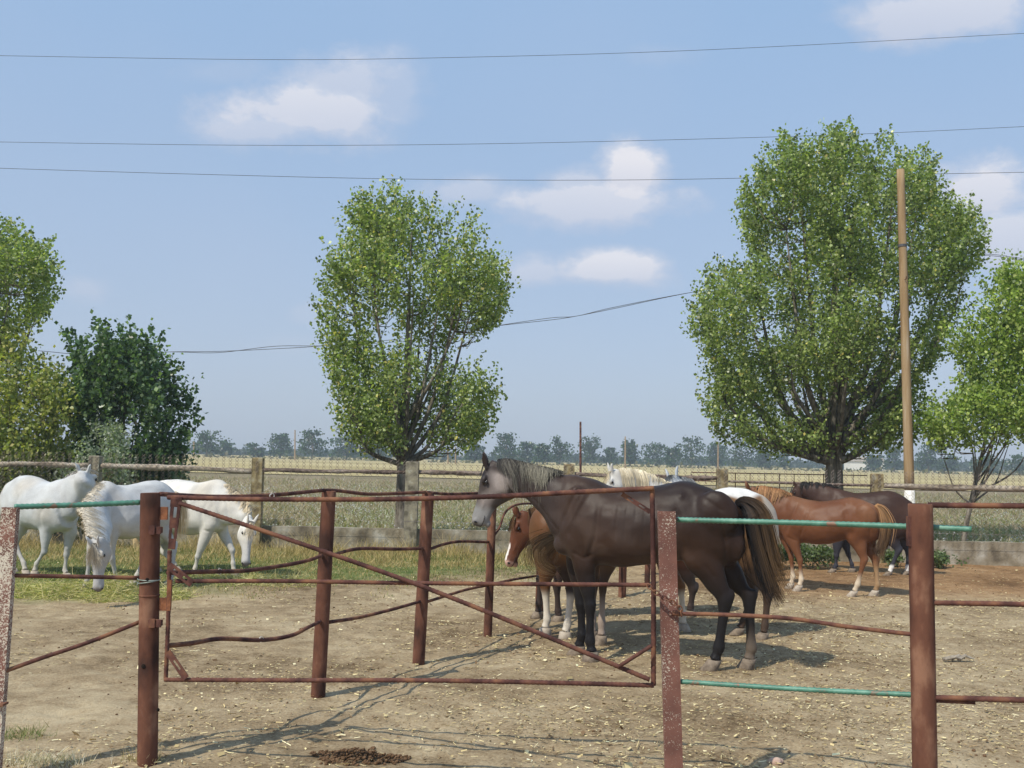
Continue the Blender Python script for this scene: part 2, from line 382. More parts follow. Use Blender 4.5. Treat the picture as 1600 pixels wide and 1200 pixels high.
Yv = 19+26*rng.random(n)**1.6; Xv = (rng.random(n)*2-1)*(Yv*.56)
k = nz_arr(Xv, Yv, .35, 8) > -.1+.35*rng.random(n); Xv, Yv = Xv[k], Yv[k]; n = len(Xv)
s_ = rng.uniform(.006, .013, n)*(1+Yv*.012)
c = np.stack([Xv, Yv, rng.uniform(.1, .42, n)], 1)
o = quads(c, np.stack([0*s_, s_*.5, s_*1.4], 1), np.stack([s_, 0*s_, 0*s_], 1), BLADE, 'wildflowers', pal(n, [(.5, .5, .48), (.38, .38, .42), (.4, .42, .32)]), taper=.9)
tag(o, 'tiny whitish wildflowers among the weeds beyond the fence', 'wildflowers', kind='stuff')

# hay heap
def hayheap(cx, cy, rx, ry, hh, n, label, name='hay_heap', cols=None):
    a = rng.uniform(0, 2*np.pi, n); r = np.sqrt(rng.random(n))
    x = cx+np.cos(a)*r*rx; y = cy+np.sin(a)*r*ry
    tn = np.clip(.45+1.5*nz_arr(x, y, 4.5), 0, 1.3); kk = rng.random(n) < .25+tn; x, y, r, tn = x[kk], y[kk], r[kk], tn[kk]; n = len(x)
    z = zs(x, y)+hh*(1-r**2)*rng.random(n)*tn
    d = rng.normal(0, 1, (n, 3)); d[:, 2] *= .45; d /= np.linalg.norm(d, axis=1)[:, None]; ln = rng.uniform(.06, .2, n)
    s = np.cross(d, rng.normal(0, 1, (n, 3))); s /= np.linalg.norm(s, axis=1)[:, None]
    o = quads(np.stack([x, y, z], 1), d*ln[:, None], s*.003, BLADE, name, pal(n, cols or [(.42, .42, .15), (.56, .5, .23), (.24, .29, .09), (.62, .54, .3)], [.3, .32, .16, .22]), taper=.6)
    return tag(o, label, 'hay')
g = G(150, 930); hayheap(g.x, g.y, 1.15, .5, .3, 7200, 'heap of green hay under the muzzle of the grazing white horse')
g = G(55, 922); hayheap(g.x, g.y, .7, .35, .06, 1600, 'flat strewn hay beside the white flecked channel post')
g = G(390, 908); hayheap(g.x, g.y, 1.1, .55, .05, 2600, 'thin yellow hay spread in front of the white horse seen side on', cols=[(.5, .44, .2), (.56, .5, .26), (.3, .32, .12), (.6, .54, .3)])
def tuft(px, py, rx, ry, n, hmax, label, cols):
    g = G(px, py); x = g.x+rng.normal(0, rx, n); y = g.y+rng.normal(0, ry, n)
    return tag(blades('grass_tuft', x, y, rng.uniform(.02, hmax, n), rng.uniform(.0012, .003, n), pal(n, cols), .9), label, 'grass tuft', kind='stuff')
tuft(30, 1150, .09, .07, 260, .06, 'small green grass tuft at the bottom left corner', [(.13, .18, .06), (.2, .24, .09), (.32, .28, .14)])
tuft(70, 1192, .16, .06, 420, .07, 'pale dead grass matted at the bottom left corner', [(.5, .45, .34), (.4, .34, .22), (.6, .56, .46)])
tuft(226, 1192, .05, .03, 130, .09, 'dry blades sprouting at the foot of the left gate post', [(.45, .35, .18), (.55, .46, .28), (.3, .25, .12)])
# dung heap front
mb = MB(); g = G(560, 1186)
for i in range(520):
    a = rnd.uniform(0, 6.28); r = rnd.random()**.6; k_ = 1+.5*mnoise.noise(Vector((a*1.3, 0, 0))); x = g.x+math.cos(a)*r*.26*k_; y = g.y+math.sin(a)*r*.14*k_
    s = rnd.uniform(.005, .013); mb.ell((x, y, hgt(x, y)+rnd.uniform(0, .06)*(1-r)+.006), (s, 0, s*.3), (0, s*.8, 0), (0, 0, s*.7), 6, 4)
tag(mb.build('dung_heap', DUNG), 'crumbled brown dung heap at the bottom edge in front of the gate', 'dung')
mb = MB(); g = G(1213, 1192)
for dx_, dy_, s_k in ((0, 0, 1), (.022, .01, .7), (-.02, .012, .75), (.004, -.014, .6)): mb.ell((g.x+dx_, g.y+dy_, .006), (.036*s_k, .01, 0), (-.008, .03*s_k, .004), (.006, 0, .026*s_k), 7, 4)
tag(mb.build('stone', noisemat('pink_stone', [(.3, (.38, .24, .18)), (.7, (.5, .36, .28))], 12), smooth=True), 'small pinkish stone in the dirt at the bottom edge', 'stone')
mb = MB(); g = G(1490, 1033)
for i in range(5):
    p0 = Vector((g.x+rnd.uniform(-.1, .1), g.y+rnd.uniform(-.03, .03), .015)); mb.tube([p0, p0+Vector((rnd.uniform(.05, .1), rnd.uniform(-.02, .02), .03)), p0+Vector((rnd.uniform(.12, .16), 0, .005))], (.018, .006), 6, wob=.3)
tag(mb.build('husk', noisemat('grey_husk', [(.3, (.2, .17, .13)), (.7, (.42, .37, .3))], 20)), 'grey dried husk lying on the dirt right of the thick post', 'husk')

# ------------------------------------------------------------------ trees
def inpoly(px, py, poly):
    c = np.zeros(len(px), bool); n = len(poly)
    for i in range(n):
        x1, y1 = poly[i]; x2, y2 = poly[(i+1) % n]
        if y1 == y2: continue
        k = ((y1 > py) != (y2 > py)) & (px < (x2-x1)*(py-y1)/(y2-y1)+x1); c ^= k
    return c
def leafmesh(name, P, size, cols, parent, mat=LEAF, flat=.0):
    n = len(P); d = rng.normal(0, 1, (n, 3)); d[:, 2] -= .5; d /= np.linalg.norm(d, axis=1)[:, None]
    s = np.cross(d, rng.normal(0, 1, (n, 3))); s /= np.linalg.norm(s, axis=1)[:, None]
    sz = size*rng.uniform(.7, 1.25, n)[:, None]
    v = np.empty((n, 4, 3)); v[:, 0] = P; v[:, 1] = P+d*sz*.55+s*sz*.48; v[:, 2] = P+d*sz*1.1; v[:, 3] = P+d*sz*.45-s*sz*.48
    o = link(name, v.reshape(-1, 3), np.arange(n*4).reshape(n, 4), mat, parent); tint(o, np.repeat(cols, 4, axis=0)); return o
def tree(label, poly, Y, base, nshoot, leafn, leafsize, cols, wts, trunk_r, name='poplar_tree', thr=-.12, ns=.9, upw=.8, slen=(.35, .75), limbs=16, depthf=.85, group=None, spread=.075, cat='tree', fork=.35, twigs=260, bush=False, seed=1, shr=.10):
    global rng
    rs = np.random.default_rng(seed); rng = rs; rr = random.Random(seed)
    sc = Y/FPX
    b3 = at(base[0], base[1], Y); b3.z = -.03
    t = thing(name, label, cat, (b3.x, b3.y, 0), group)
    px0, px1 = min(p[0] for p in poly), max(p[0] for p in poly); py0, py1 = min(p[1] for p in poly), max(p[1] for p in poly)
    rows = {}
    for yy in range(int(py0), int(py1)+1, 2):
        xx = np.arange(px0, px1, 2.0); k = inpoly(xx, np.full(len(xx), yy+.5), poly)
        if k.any(): rows[yy//2] = (xx[k].min(), xx[k].max())
    pts = []
    upx = (slen[0]+slen[1])/2*.8/sc; 
    while len(pts) < nshoot:
        m_ = nshoot*3
        X = rs.uniform(px0, px1, m_); Yp = rs.uniform(py0, py1, m_)
        xm = (px0+px1)/2; k = inpoly(X, Yp-upx*.45, poly) & inpoly(X+(X-xm)*shr, np.maximum(Yp-upx, py0+1), poly)
        for x, y in zip(X[k], Yp[k]):
            rw = rows.get(int(y-upx*.45)//2)
            if not rw: continue
            hc = (rw[0]+rw[1])/2; hw = (rw[1]-rw[0])/2+.1
            dmax = math.sqrt(max(0, 1-((x-hc)/hw)**2))*hw*sc*depthf
            u = rr.uniform(-1, 1); u = math.copysign(abs(u)**.7, u)
            p = at(x, y, Y+u*dmax)
            v = mnoise.noise(p*ns+Vector((seed*7.1, 0, 0)))+.4*mnoise.noise(p*ns*2.3)
            if v < thr: continue
            if p.z < .12: continue
            pts.append((p, Vector(((x-hc)/hw, u*.8, 0)), v))
            if len(pts) >= nshoot: break
    # trunk and limbs
    mb = MB(); top = max(p[0].z for p in pts); cz = b3.z
    fk = fork*top*.5
    cx = sum(p[0].x for p in pts)/len(pts)
    tp = [Vector((b3.x, b3.y, -.05)), Vector((b3.x+.02, b3.y, fk*.5)), Vector((b3.x+(cx-b3.x)*.2, b3.y, fk))]
    tr = [trunk_r*1.25, trunk_r*.95, trunk_r*.8]
    cur = crom([list(p)+[r] for p, r in zip(tp, tr)], 4)
    lead = [Vector((b3.x+(cx-b3.x)*.6, b3.y, fk+(top-fk)*.35)), Vector((cx, b3.y, fk+(top-fk)*.85))]
    full = crom([[b3.x, b3.y, -.08, trunk_r*1.35], [b3.x+.01, b3.y, fk*.35, trunk_r], [tp[2].x, tp[2].y, fk, trunk_r*.85], [*lead[0], trunk_r*.45], [*lead[1], trunk_r*.1]], 6)
    def vt(mb, arr, n=9):
        rings = []
        for i, q in enumerate(arr):
            tn = Vector(arr[min(i+1, len(arr)-1)][:3])-Vector(arr[max(i-1, 0)][:3]); tn.normalize()
            s1 = tn.cross(Vector((.1, 1, .05))).normalized(); s2 = s1.cross(tn)
            rings.append([Vector(q[:3])+(s1*math.cos(6.2832*j/n)+s2*math.sin(6.2832*j/n))*q[3]*(1+.12*mnoise.noise(Vector(q[:3])*5+Vector((j, 0, 0)))) for j in range(n)])
        mb.loft(rings)
    vt(mb, full, 10)
    limbpts = []
    order = rs.choice(len(pts), min(limbs*3, len(pts)), replace=False)
    ends = []
    for i in order:
        p = pts[i][0]
        if all((p-e).length > .75*(top/6) for e in ends) and p.z > fk*1.35: ends.append(p)
        if len(ends) >= limbs: break
    for e in ends:
        z0 = min(fk*.8+(e.z-fk)*.25*rr.random(), e.z*.8); i0 = min(range(len(full)), key=lambda i: abs(full[i][2]-z0))
        s = Vector(full[i0][:3]); r0 = full[i0][3]*.55
        out_ = Vector((e.x-s.x, e.y-s.y, 0)); mid = s+out_*.55+Vector((0, 0, (e.z-s.z)*.30)); mid2 = s+out_*.85+Vector((0, 0, (e.z-s.z)*.68))
        jit = lambda: Vector((rr.uniform(-.1, .1), rr.uniform(-.1, .1), rr.uniform(-.06, .06)))
        arr = crom([[*s, r0], [*(mid+jit()), r0*.62], [*(mid2+jit()), r0*.36], [*e, r0*.12]], 5); vt(mb, arr, 6)
        limbpts += [Vector(q[:3]) for q in arr]
    tw = mb
    if limbpts:
        la = np.array(limbpts)
        for i in rs.choice(len(pts), min(twigs, len(pts)), replace=False):
            p = pts[i][0]; d2 = ((la-np.array(p))**2).sum(1)+np.where(la[:, 2] > p.z-.1, 4, 0); q = Vector(la[int(d2.argmin())])
            if (q-p).length > 1.6*(top/6): continue
            mid = q.lerp(p, .5)+Vector((rr.uniform(-.06, .06), rr.uniform(-.06, .06), -.08)); tw.tube([q, mid, p+Vector((0, 0, .1))], (.013, .003), 3)
    mb.build('trunk', TRUNK, t, True)
    # leaves
    P = []; cc = []
    cols = np.array(cols)
    for (p, rad, v) in pts:
        d = Vector((rad.x*.55+rr.gauss(0, .22), rad.y*.55+rr.gauss(0, .22), upw)).normalized(); ln = rr.uniform(*slen)
        k = max(4, int(leafn*rr.uniform(.6, 1.3))); u = rs.random(k)
        base_ = np.array(p)+np.outer(u*ln, np.array(d))
        P.append(base_+rs.normal(0, spread, (k, 3))*(1.15-.75*u)[:, None])
        ci = cols[rs.choice(len(cols), k, p=wts)]; ci = ci*np.clip(1+rs.normal(0, .2), .55, 1.5)*.88*(1+rs.normal(0, .16, (k, 1))); cc.append(ci)
    P = np.vstack(P); cc = np.clip(np.vstack(cc), .008, .9)
    leafmesh('crown', P, leafsize, cc, t)
    return t
PG = [(.25, .32, .095), (.34, .42, .14), (.15, .2, .065), (.5, .54, .22), (.7, .6, .18)]
tree('broad egg shaped poplar standing alone in mid field of view behind the concrete post', [(612, 270), (628, 290), (645, 305), (660, 292), (685, 308), (700, 300), (722, 330), (738, 322), (742, 365), (770, 385), (790, 415), (796, 430), (793, 470), (770, 495), (748, 512), (730, 530), (700, 560), (712, 590), (745, 560), (775, 560), (782, 590), (775, 625), (760, 650), (735, 688), (700, 698), (680, 690), (650, 708), (610, 708), (580, 696), (560, 680), (530, 676), (516, 640), (535, 612), (513, 570), (506, 525), (498, 470), (512, 420), (516, 390), (538, 355), (548, 320), (560, 300), (580, 285), (592, 292)],
     20.0, (625, 836), 2150, 22, .062, PG, [.34, .28, .2, .14, .04], .12, thr=-.07, seed=11, limbs=22, fork=.5, twigs=420)
tree('biggest poplar with wide crown behind the wooden utility pole', [(1325, 182), (1343, 205), (1362, 215), (1385, 186), (1405, 205), (1428, 222), (1448, 216), (1455, 262), (1478, 290), (1495, 312), (1520, 310), (1524, 345), (1538, 352), (1535, 390), (1510, 420), (1490, 430), (1508, 455), (1480, 490), (1476, 540), (1440, 585), (1432, 620), (1444, 650), (1420, 680), (1370, 700), (1300, 712), (1225, 706), (1185, 685), (1135, 680), (1100, 655), (1105, 600), (1112, 575), (1084, 545), (1080, 500), (1088, 455), (1104, 435), (1105, 405), (1128, 398), (1160, 415), (1182, 385), (1172, 350), (1158, 335), (1160, 285), (1178, 262), (1200, 238), (1228, 205), (1250, 205), (1262, 222), (1290, 205)],
     21.5, (1303, 850), 4200, 23, .066, PG, [.4, .28, .2, .1, .02], .20, thr=-.11, seed=5, shr=.05, limbs=30, fork=.45, twigs=500)
tree('slim forked poplar cut off by the right edge', [(1632, 392), (1605, 402), (1590, 396), (1560, 425), (1543, 455), (1522, 472), (1496, 508), (1494, 545), (1510, 565), (1500, 595), (1478, 612), (1452, 630), (1448, 665), (1475, 695), (1500, 706), (1530, 700), (1548, 680), (1575, 688), (1600, 684), (1625, 690), (1640, 640), (1652, 560), (1650, 470), (1645, 410)],
     19.2, (1506, 862), 1500, 22, .062, [(.29, .39, .09), (.38, .48, .12), (.19, .27, .07), (.54, .6, .2)], [.35, .3, .2, .15], .05, thr=-.04, seed=21, shr=.04, limbs=14, fork=.42, twigs=200)
tree('tall poplar cut off by the left edge', [(-10, 325), (10, 338), (22, 342), (38, 372), (52, 378), (68, 362), (76, 395), (86, 408), (84, 445), (70, 482), (40, 500), (10, 510), (-40, 560), (-120, 560), (-190, 450), (-170, 380), (-90, 300)],
     21.0, (-60, 830), 1300, 22, .066, [(.26, .33, .09), (.34, .42, .12), (.16, .21, .065), (.5, .52, .2)], [.35, .3, .2, .15], .14, thr=-.12, seed=31, limbs=14, twigs=200)
tree('yellow green bushy tree with thin stems at the left edge', [(-10, 505), (14, 500), (30, 510), (42, 545), (58, 560), (72, 545), (90, 570), (104, 610), (120, 640), (112, 680), (118, 730), (115, 835), (-90, 835), (-120, 700), (-90, 560)],
     20.3, (30, 838), 1500, 14, .075, [(.33, .37, .1), (.45, .47, .14), (.2, .24, .07), (.6, .54, .2)], [.35, .3, .2, .15], .07, name='bushy_tree', thr=-.14, seed=41, limbs=14, fork=.15, twigs=240)
tree('dark green fruit tree with upright shoots left of the egg shaped poplar', [(112, 508), (124, 512), (132, 545), (148, 540), (158, 492), (168, 520), (180, 512), (190, 520), (200, 502), (210, 525), (220, 500), (230, 530), (243, 520), (250, 560), (268, 545), (262, 585), (285, 570), (275, 610), (305, 590), (296, 620), (314, 640), (292, 660), (300, 690), (285, 720), (272, 760), (250, 800), (240, 836), (120, 836), (105, 780), (112, 700), (122, 660), (98, 625), (108, 590), (122, 575), (108, 540)],
     20.8, (190, 838), 1500, 17, .088, [(.10, .17, .075), (.15, .23, .10), (.06, .11, .05), (.26, .35, .15)], [.4, .28, .22, .1], .08, name='fruit_tree', thr=-.1, seed=51, limbs=18, fork=.12, slen=(.35, .85), spread=.055, upw=1.1, twigs=200)
tree('silvery grey shrub between the yellow green and dark green trees', [(92, 690), (108, 672), (128, 676), (150, 655), (168, 662), (182, 648), (190, 680), (200, 720), (205, 780), (200, 836), (90, 836), (84, 760)],
     19.3, (145, 840), 800, 20, .05, [(.36, .41, .32), (.46, .5, .4), (.25, .3, .22)], [.4, .35, .25], .04, name='shrub', cat='shrub', thr=-.3, seed=61, limbs=8, fork=.1, slen=(.2, .45), twigs=60)
tree('low dark scrub behind the left fence bay', [(-60, 735), (0, 720), (60, 725), (100, 735), (160, 738), (230, 744), (262, 765), (262, 836), (-60, 836)],
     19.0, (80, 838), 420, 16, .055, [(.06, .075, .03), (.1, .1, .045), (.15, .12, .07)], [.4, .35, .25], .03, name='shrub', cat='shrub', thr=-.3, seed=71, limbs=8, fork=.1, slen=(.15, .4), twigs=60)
# leafy weeds at wall foot
def weedclump(px, py, w, h, n, label, seed):
    g = G(px, py); poly = [(px-w, py), (px-w*.9, py-h*.6), (px-w*.4, py-h), (px+w*.1, py-h*.8), (px+w*.6, py-h*.95), (px+w, py-h*.4), (px+w, py)]
    tree(label, poly, g.y, (px, py), n, 14, .045, [(.11, .16, .06), (.16, .22, .09), (.22, .26, .12)], [.4, .35, .25], .012, name='weed_clump', cat='weeds', thr=-.6, seed=seed, limbs=5, fork=.1, slen=(.05, .18), spread=.05, twigs=20)
weedclump(1215, 888, 26, 48, 90, 'leafy green weeds at the wall foot behind the chestnut horse chest', 81)
weedclump(1270, 888, 38, 38, 130, 'low leafy weeds under the belly of the chestnut horse', 82)
weedclump(1405, 886, 30, 16, 60, 'small weeds at the wall foot behind the thick right post', 83)
weedclump(1478, 888, 34, 18, 80, 'strip of low weeds at the wall foot right of the thick post', 84)
rng = np.random.default_rng(99)
# distant trees
fartrees = [(322, 676, 30), (352, 692, 16), (398, 696, 18), (437, 680, 22), (487, 672, 30), (541, 680, 30), (583, 690, 22), (741, 694, 18), (790, 679, 22), (823, 690, 18), (848, 696, 14), (874, 683, 20), (922, 684, 20), (953, 702, 16), (984, 690, 18), (1024, 694, 28), (1052, 700, 16), (1079, 684, 24), (1119, 694, 24), (1158, 690, 26), (1195, 702, 20), (1225, 700, 16), (1366, 712, 18), (1397, 700, 18), (1450, 697, 26), (1482, 712, 18), (1540, 712, 26), (1592, 714, 26)]
ORD = 'first second third fourth fifth sixth seventh eighth ninth tenth eleventh twelfth thirteenth fourteenth fifteenth sixteenth seventeenth eighteenth nineteenth twentieth'.split()
ORD += ['twenty-'+w for w in ORD[:9]]
for i, (px, py, hw) in enumerate(fartrees):
    Y = rnd.uniform(225, 262); b = at(px, 720, Y); b.z = 0; top = at(px, py, Y).z; w = hw/FPX*Y*.92
    lab = ['rounded', 'layered', 'lopsided', 'slender', 'spreading'][i % 5]
    t = thing('field_tree', 'distant hazy tree, '+ORD[i]+' from the left in the row beyond the golden field', 'tree', (b.x, b.y, 0), 'distant trees in the row beyond the field')
    mb = MB(); mb.tube([(b.x, b.y, -.1), (b.x+.2, b.y, top*.4), (b.x, b.y, top*.85)], (.28, .06), 6)
    cl = []
    nl = rnd.randint(6, 10)
    for j in range(nl):
        z = top*(.22+.72*(j/(nl-1))); ww = w*(1.05-.5*max(0, (j/(nl-1)-.5)))*rnd.uniform(.6, 1.1)
        for s in (-1, 1, 0):
            if rnd.random() < .12: continue
            cl.append((b.x+s*ww*rnd.uniform(.35, .7), b.y+rnd.uniform(-.6, .6)*w, z+rnd.uniform(-.4, .4), ww*.42))
            if s: mb.tube([(b.x, b.y, z*.8), (b.x+s*ww*.5, b.y, z)], (.08, .03), 4)
    mb.build('trunk', TRUNK, t)
    P = np.vstack([np.array(c_[:3])+rng.normal(0, 1, (42, 3))*[c_[3]*.6, c_[3]*.6, top*.055] for c_ in cl])
    P = P[P[:, 2] > .3]
    leafmesh('crown', P, .5, pal(len(P), [(.04, .08, .028), (.065, .115, .04), (.025, .05, .022)]), t)
# low continuous wood far behind
n = 13000
X = rng.uniform(-260, 300, n); Yw = rng.uniform(330, 365, n)
hh = 2.2+1.2*nz_arr(X, X*0, .03)+1.0*nz_arr(X, X*0, .15)+np.clip((X-120)/50, 0, 1)*2.0
P = np.stack([X, Yw, rng.random(n)**.8*hh], 1)
o = leafmesh('far_wood', P, 1.5, pal(n, [(.035, .055, .035), (.05, .075, .045)]), None)
tag(o, 'low hazy line of woodland on the horizon', 'wood', kind='stuff')
n = 1500; X = rng.uniform(-140, 150, n); Yw = rng.uniform(216, 224, n)
P = np.stack([X, Yw, rng.random(n)*.7], 1)
tag(leafmesh('field_margin', P, .8, pal(n, [(.1, .1, .05), (.17, .15, .08)]), None), 'rough scrubby margin at the far edge of the golden field', 'scrub', kind='stuff')
# distant poles
for pi_, (px, py, pb) in enumerate([(303, 690, 714), (461, 672, 714), (700, 699, 720), (712, 698, 720), (977, 682, 724), (1122, 690, 728)]):
    b = at(px, pb, 190); t = at(px, py, 190); mb = MB(); mb.tube([(b.x, b.y, 0), t], (.16, .11), 6)
    tag(mb.build('distant_pole', POLEM), 'thin distant utility pole beyond the field, '+ORD[pi_]+' from the left', 'pole', 'distant poles beyond the field')
mb = MB(); b = at(908, 738, 40); mb.tube([(b.x, b.y, 0), at(907, 659, 40)], (.05, .04), 8)
tag(mb.build('marker_pole', RUST), 'thin rusty pole rising above the neck of the dark horse', 'pole')
# distant house
t = thing('farmhouse', 'tiny pale farmhouse far away right of the biggest poplar trunk', 'house', at(1350, 722, 300)*1)
t.location.z = 0
b = t.location.copy(); mb = MB(); mb.box((b.x, b.y, 1.3), (5, 0, 0), (0, 3, 0), (0, 0, 1.3)); mb.build('wall', WHITEP, t)
mb = MB(); rr_ = [[(b.x-5.4, b.y-3.4, 2.61), (b.x-5.4, b.y+3.4, 2.61), (b.x-5.4, b.y, 4)], [(b.x+5.4, b.y-3.4, 2.61), (b.x+5.4, b.y+3.4, 2.61), (b.x+5.4, b.y, 4)]]
mb.loft([[Vector(q) for q in r] for r in rr_]); mb.build('roof', BARKP, t)

# ------------------------------------------------------------------ utility pole and cables
t = thing('utility_pole', 'tall ochre wooden utility pole with whitewashed foot', 'utility pole', (0, 0, 0))
YP = 19.0; b = at(1424, 860, YP); b.z = 0; t.location = b
top = at(1407, 265, YP); wz = at(1423, 766, YP).z; ax_ = (top-b); pw = b+ax_*(wz/top.z)
mb = MB(); mb.tube([pw, top], (.092, .072), 14, step=.3, wob=.05); mb.build('shaft', POLEM, t, True)
mb = MB(); mb.tube([b-Vector((0, 0, .1)), pw], (.098, .094), 14); mb.build('whitewash_foot', WHITEP, t, True)
mb = MB(); c1 = at(1410, 384, YP); mb.tube([c1-ax_.normalized()*.025, c1+ax_.normalized()*.025], .084, 14); mb.build('band', CABLE, t)
mb = MB(); c1 = at(1411, 438, YP)-Vector((0, .09, 0)); mb.tube([c1, c1+Vector((0, -.06, 0)), c1+Vector((0, -.07, .05))], .009, 6); mb.build('hook', RUST, t)
def cable(pts, Y, r, label, n=40):
    P = crom([[*at(x, y, Y)] for x, y in pts], 14); mb = MB(); mb.tube([Vector(p) for p in P], r, 5)
    return tag(mb.build('power_cable', CABLE), label, 'cable', 'overhead cables')
cable([(-60, 86), (400, 93), (700, 90), (1100, 78), (1660, 49)], 24, .006, 'topmost thin cable crossing the sky')
cable([(-60, 221), (400, 227), (800, 224), (1300, 211), (1660, 195)], 24, .006, 'second cable from the top crossing the sky')
cable([(-60, 261), (300, 272), (650, 280), (1000, 281), (1400, 273), (1660, 268)], 24, .0065, 'third cable from the top, at the height of the pole top')
for k_, (dy, lab) in enumerate([(0, 'lower strand of the slack cable pair passing behind the poplars'), (4, 'upper strand of the slack cable pair passing behind the poplars')]):
    w_ = [(60, 548), (160, 556), (260, 550), (340, 549+dy*.5), (430, 545-dy), (510, 540), (640, 528+dy), (770, 510), (860, 500-dy*.8), (900, 494), (960, 482-dy*.5), (1085, 456), (1250, 430), (1400, 405), (1530, 397+dy*.5), (1600, 404+dy*.5), (1680, 412)]
    cable(w_, 26, .008, lab)

# ------------------------------------------------------------------ concrete fence
YF = 18.0
tf = thing('concrete_fence', 'concrete post fence with wooden rails and chain link behind the horses', 'fence', (0, YF, 0))
posts = [(-108, 705, CONC), (150, 712, CONC), (404, 715, CONCY), (645, 721, CONC), (890, 725, CONCY), (1128, 732, CONCY), (1370, 740, CONCY), (1625, 748, CONC)]
PX = []
for i, (px, py, mt) in enumerate(posts):
    p = at(px, py, YF); w = .095 if i not in (3,) else .115
    mb = MB(); z0 = -.1
    lv = [z0, .5, 1.1, p.z-.015, p.z]
    rings = []
    for j, z in enumerate(lv):
        ww = w*(1 if j < 4 else .86); dx = .01*mnoise.noise(Vector((i*3.3, z, 0)))
        rings.append([(p.x+dx-ww, YF-ww*.85, z), (p.x+dx+ww, YF-ww*.85, z), (p.x+dx+ww, YF+ww*.85, z), (p.x+dx-ww, YF+ww*.85, z)])
    mb.loft([[Vector(q) for q in r] for r in rings]); mb.build('concrete_post', mt, tf); PX.append(p.x)
mb = MB()
segs = np.linspace(PX[0], PX[-1], 60)
wz0 = .40
rings = []
for x in segs:
    h_ = wz0+.012*mnoise.noise(Vector((x*1.3, 0, 2))); y_ = YF+.16
    rings.append([Vector((x, y_-.07, -.1)), Vector((x, y_-.07, h_)), Vector((x, y_+.07, h_)), Vector((x, y_+.07, -.1))])
mb.loft(rings); mb.build('plinth_wall', noisemat('stained_plinth', [(.36, (.14, .115, .08)), (.47, (.26, .22, .155)), (.56, (.34, .30, .23)), (.68, (.48, .45, .38))], 2.6, 8, .95, .2, .7, .01, bscale=30), tf)
railz = {0: (725, 727, .05, BARKP), 1: (727, 736, .05, BARKP), 2: (735, 738, .038, BARK), 3: (738, 742, .04, BARK), 4: (742, 747, .04, BARK), 5: (752, 759, .022, BARK), 6: (759, 764, .055, BARKP)}
for i in range(7):
    ya, yb, r_, mt = railz[i]; xa, xb = posts[i][0], posts[i+1][0]
    q = [at(xa+(xb-xa)*s, ya+(yb-ya)*s+2.0*mnoise.noise(Vector((i*9.1+s*2.5, 0, 0))), YF-.02) for s in np.linspace(.03, .97, 22)]
    mb = MB(); mb.tube(q, r_, 9, wob=.45); mb.build('wooden_rail', mt, tf, True)
# chain link
mb = MB(); pitch = .12; r_ = .0026
def wseg(a, b, r=.0017):
    a, b = Vector(a), Vector(b); d = (b-a).normalized(); s = d.cross(Vector((0, 1, 0))).normalized()*r; u = Vector((0, r, 0))
    v = [a+s, a-s*.5+u, a-s*.5-u, b+s, b-s*.5+u, b-s*.5-u]; mb.add(v, [(0, 1, 4, 3), (1, 2, 5, 4), (2, 0, 3, 5)])
x = PX[0]
while x < PX[-1]:
    nseg = 20 if True else 0; z = .44; s = 0
    tl = 1.62+.03*mnoise.noise(Vector((x, 0, 0)))
    while z < tl-pitch*.3:
        xa = x+(pitch*.5 if s % 2 else 0); xb = x+(0 if s % 2 else pitch*.5)
        rw_ = .0036 if z > 1.33 else .0016; wseg((xa, YF-.09, z), (xb, YF-.09, z+pitch*.5), rw_); wseg((xa+pitch*(.5 if not s % 2 else 0)*0+0, YF-.094, z), (xb, YF-.094, z+pitch*.5)) if False else None
        xa2 = x+(0 if s % 2 else pitch*.5)+ (pitch*.5 if False else 0); xb2 = x+(pitch*.5 if s % 2 else 0)
        wseg((xa2+pitch*0, YF-.096, z), (xb2, YF-.096, z+pitch*.5), rw_)
        z += pitch*.5; s += 1
    x += pitch
for z in (.55, 1.0): wseg((PX[0], YF-.1, z), (PX[-1], YF-.1, z), .003)
mb.build('wire_mesh', WIRE, tf)
# low wire frame behind the fence on the right
t = thing('wire_railing', 'long low rusty wire frame behind the fence left of the biggest poplar trunk', 'railing', at(1240, 752, 23)); t.location.z = 0
mb = MB()
for ya, yb in ((740, 743), (753, 757)):
    mb.tube([at(1080, ya-2, 23), at(1355, yb, 23)], .012, 5)
mb.build('rail', RUST, t); 
for x in range(1080, 1356, 23):
    mb = MB(); pt = at(x, 740, 23); mb.tube([(pt.x, pt.y, 0 if (x-1080) % 69 == 0 else at(x, 756, 23).z), pt], .012 if (x-1080) % 69 == 0 else .008, 5); mb.build('upright', RUST, t)

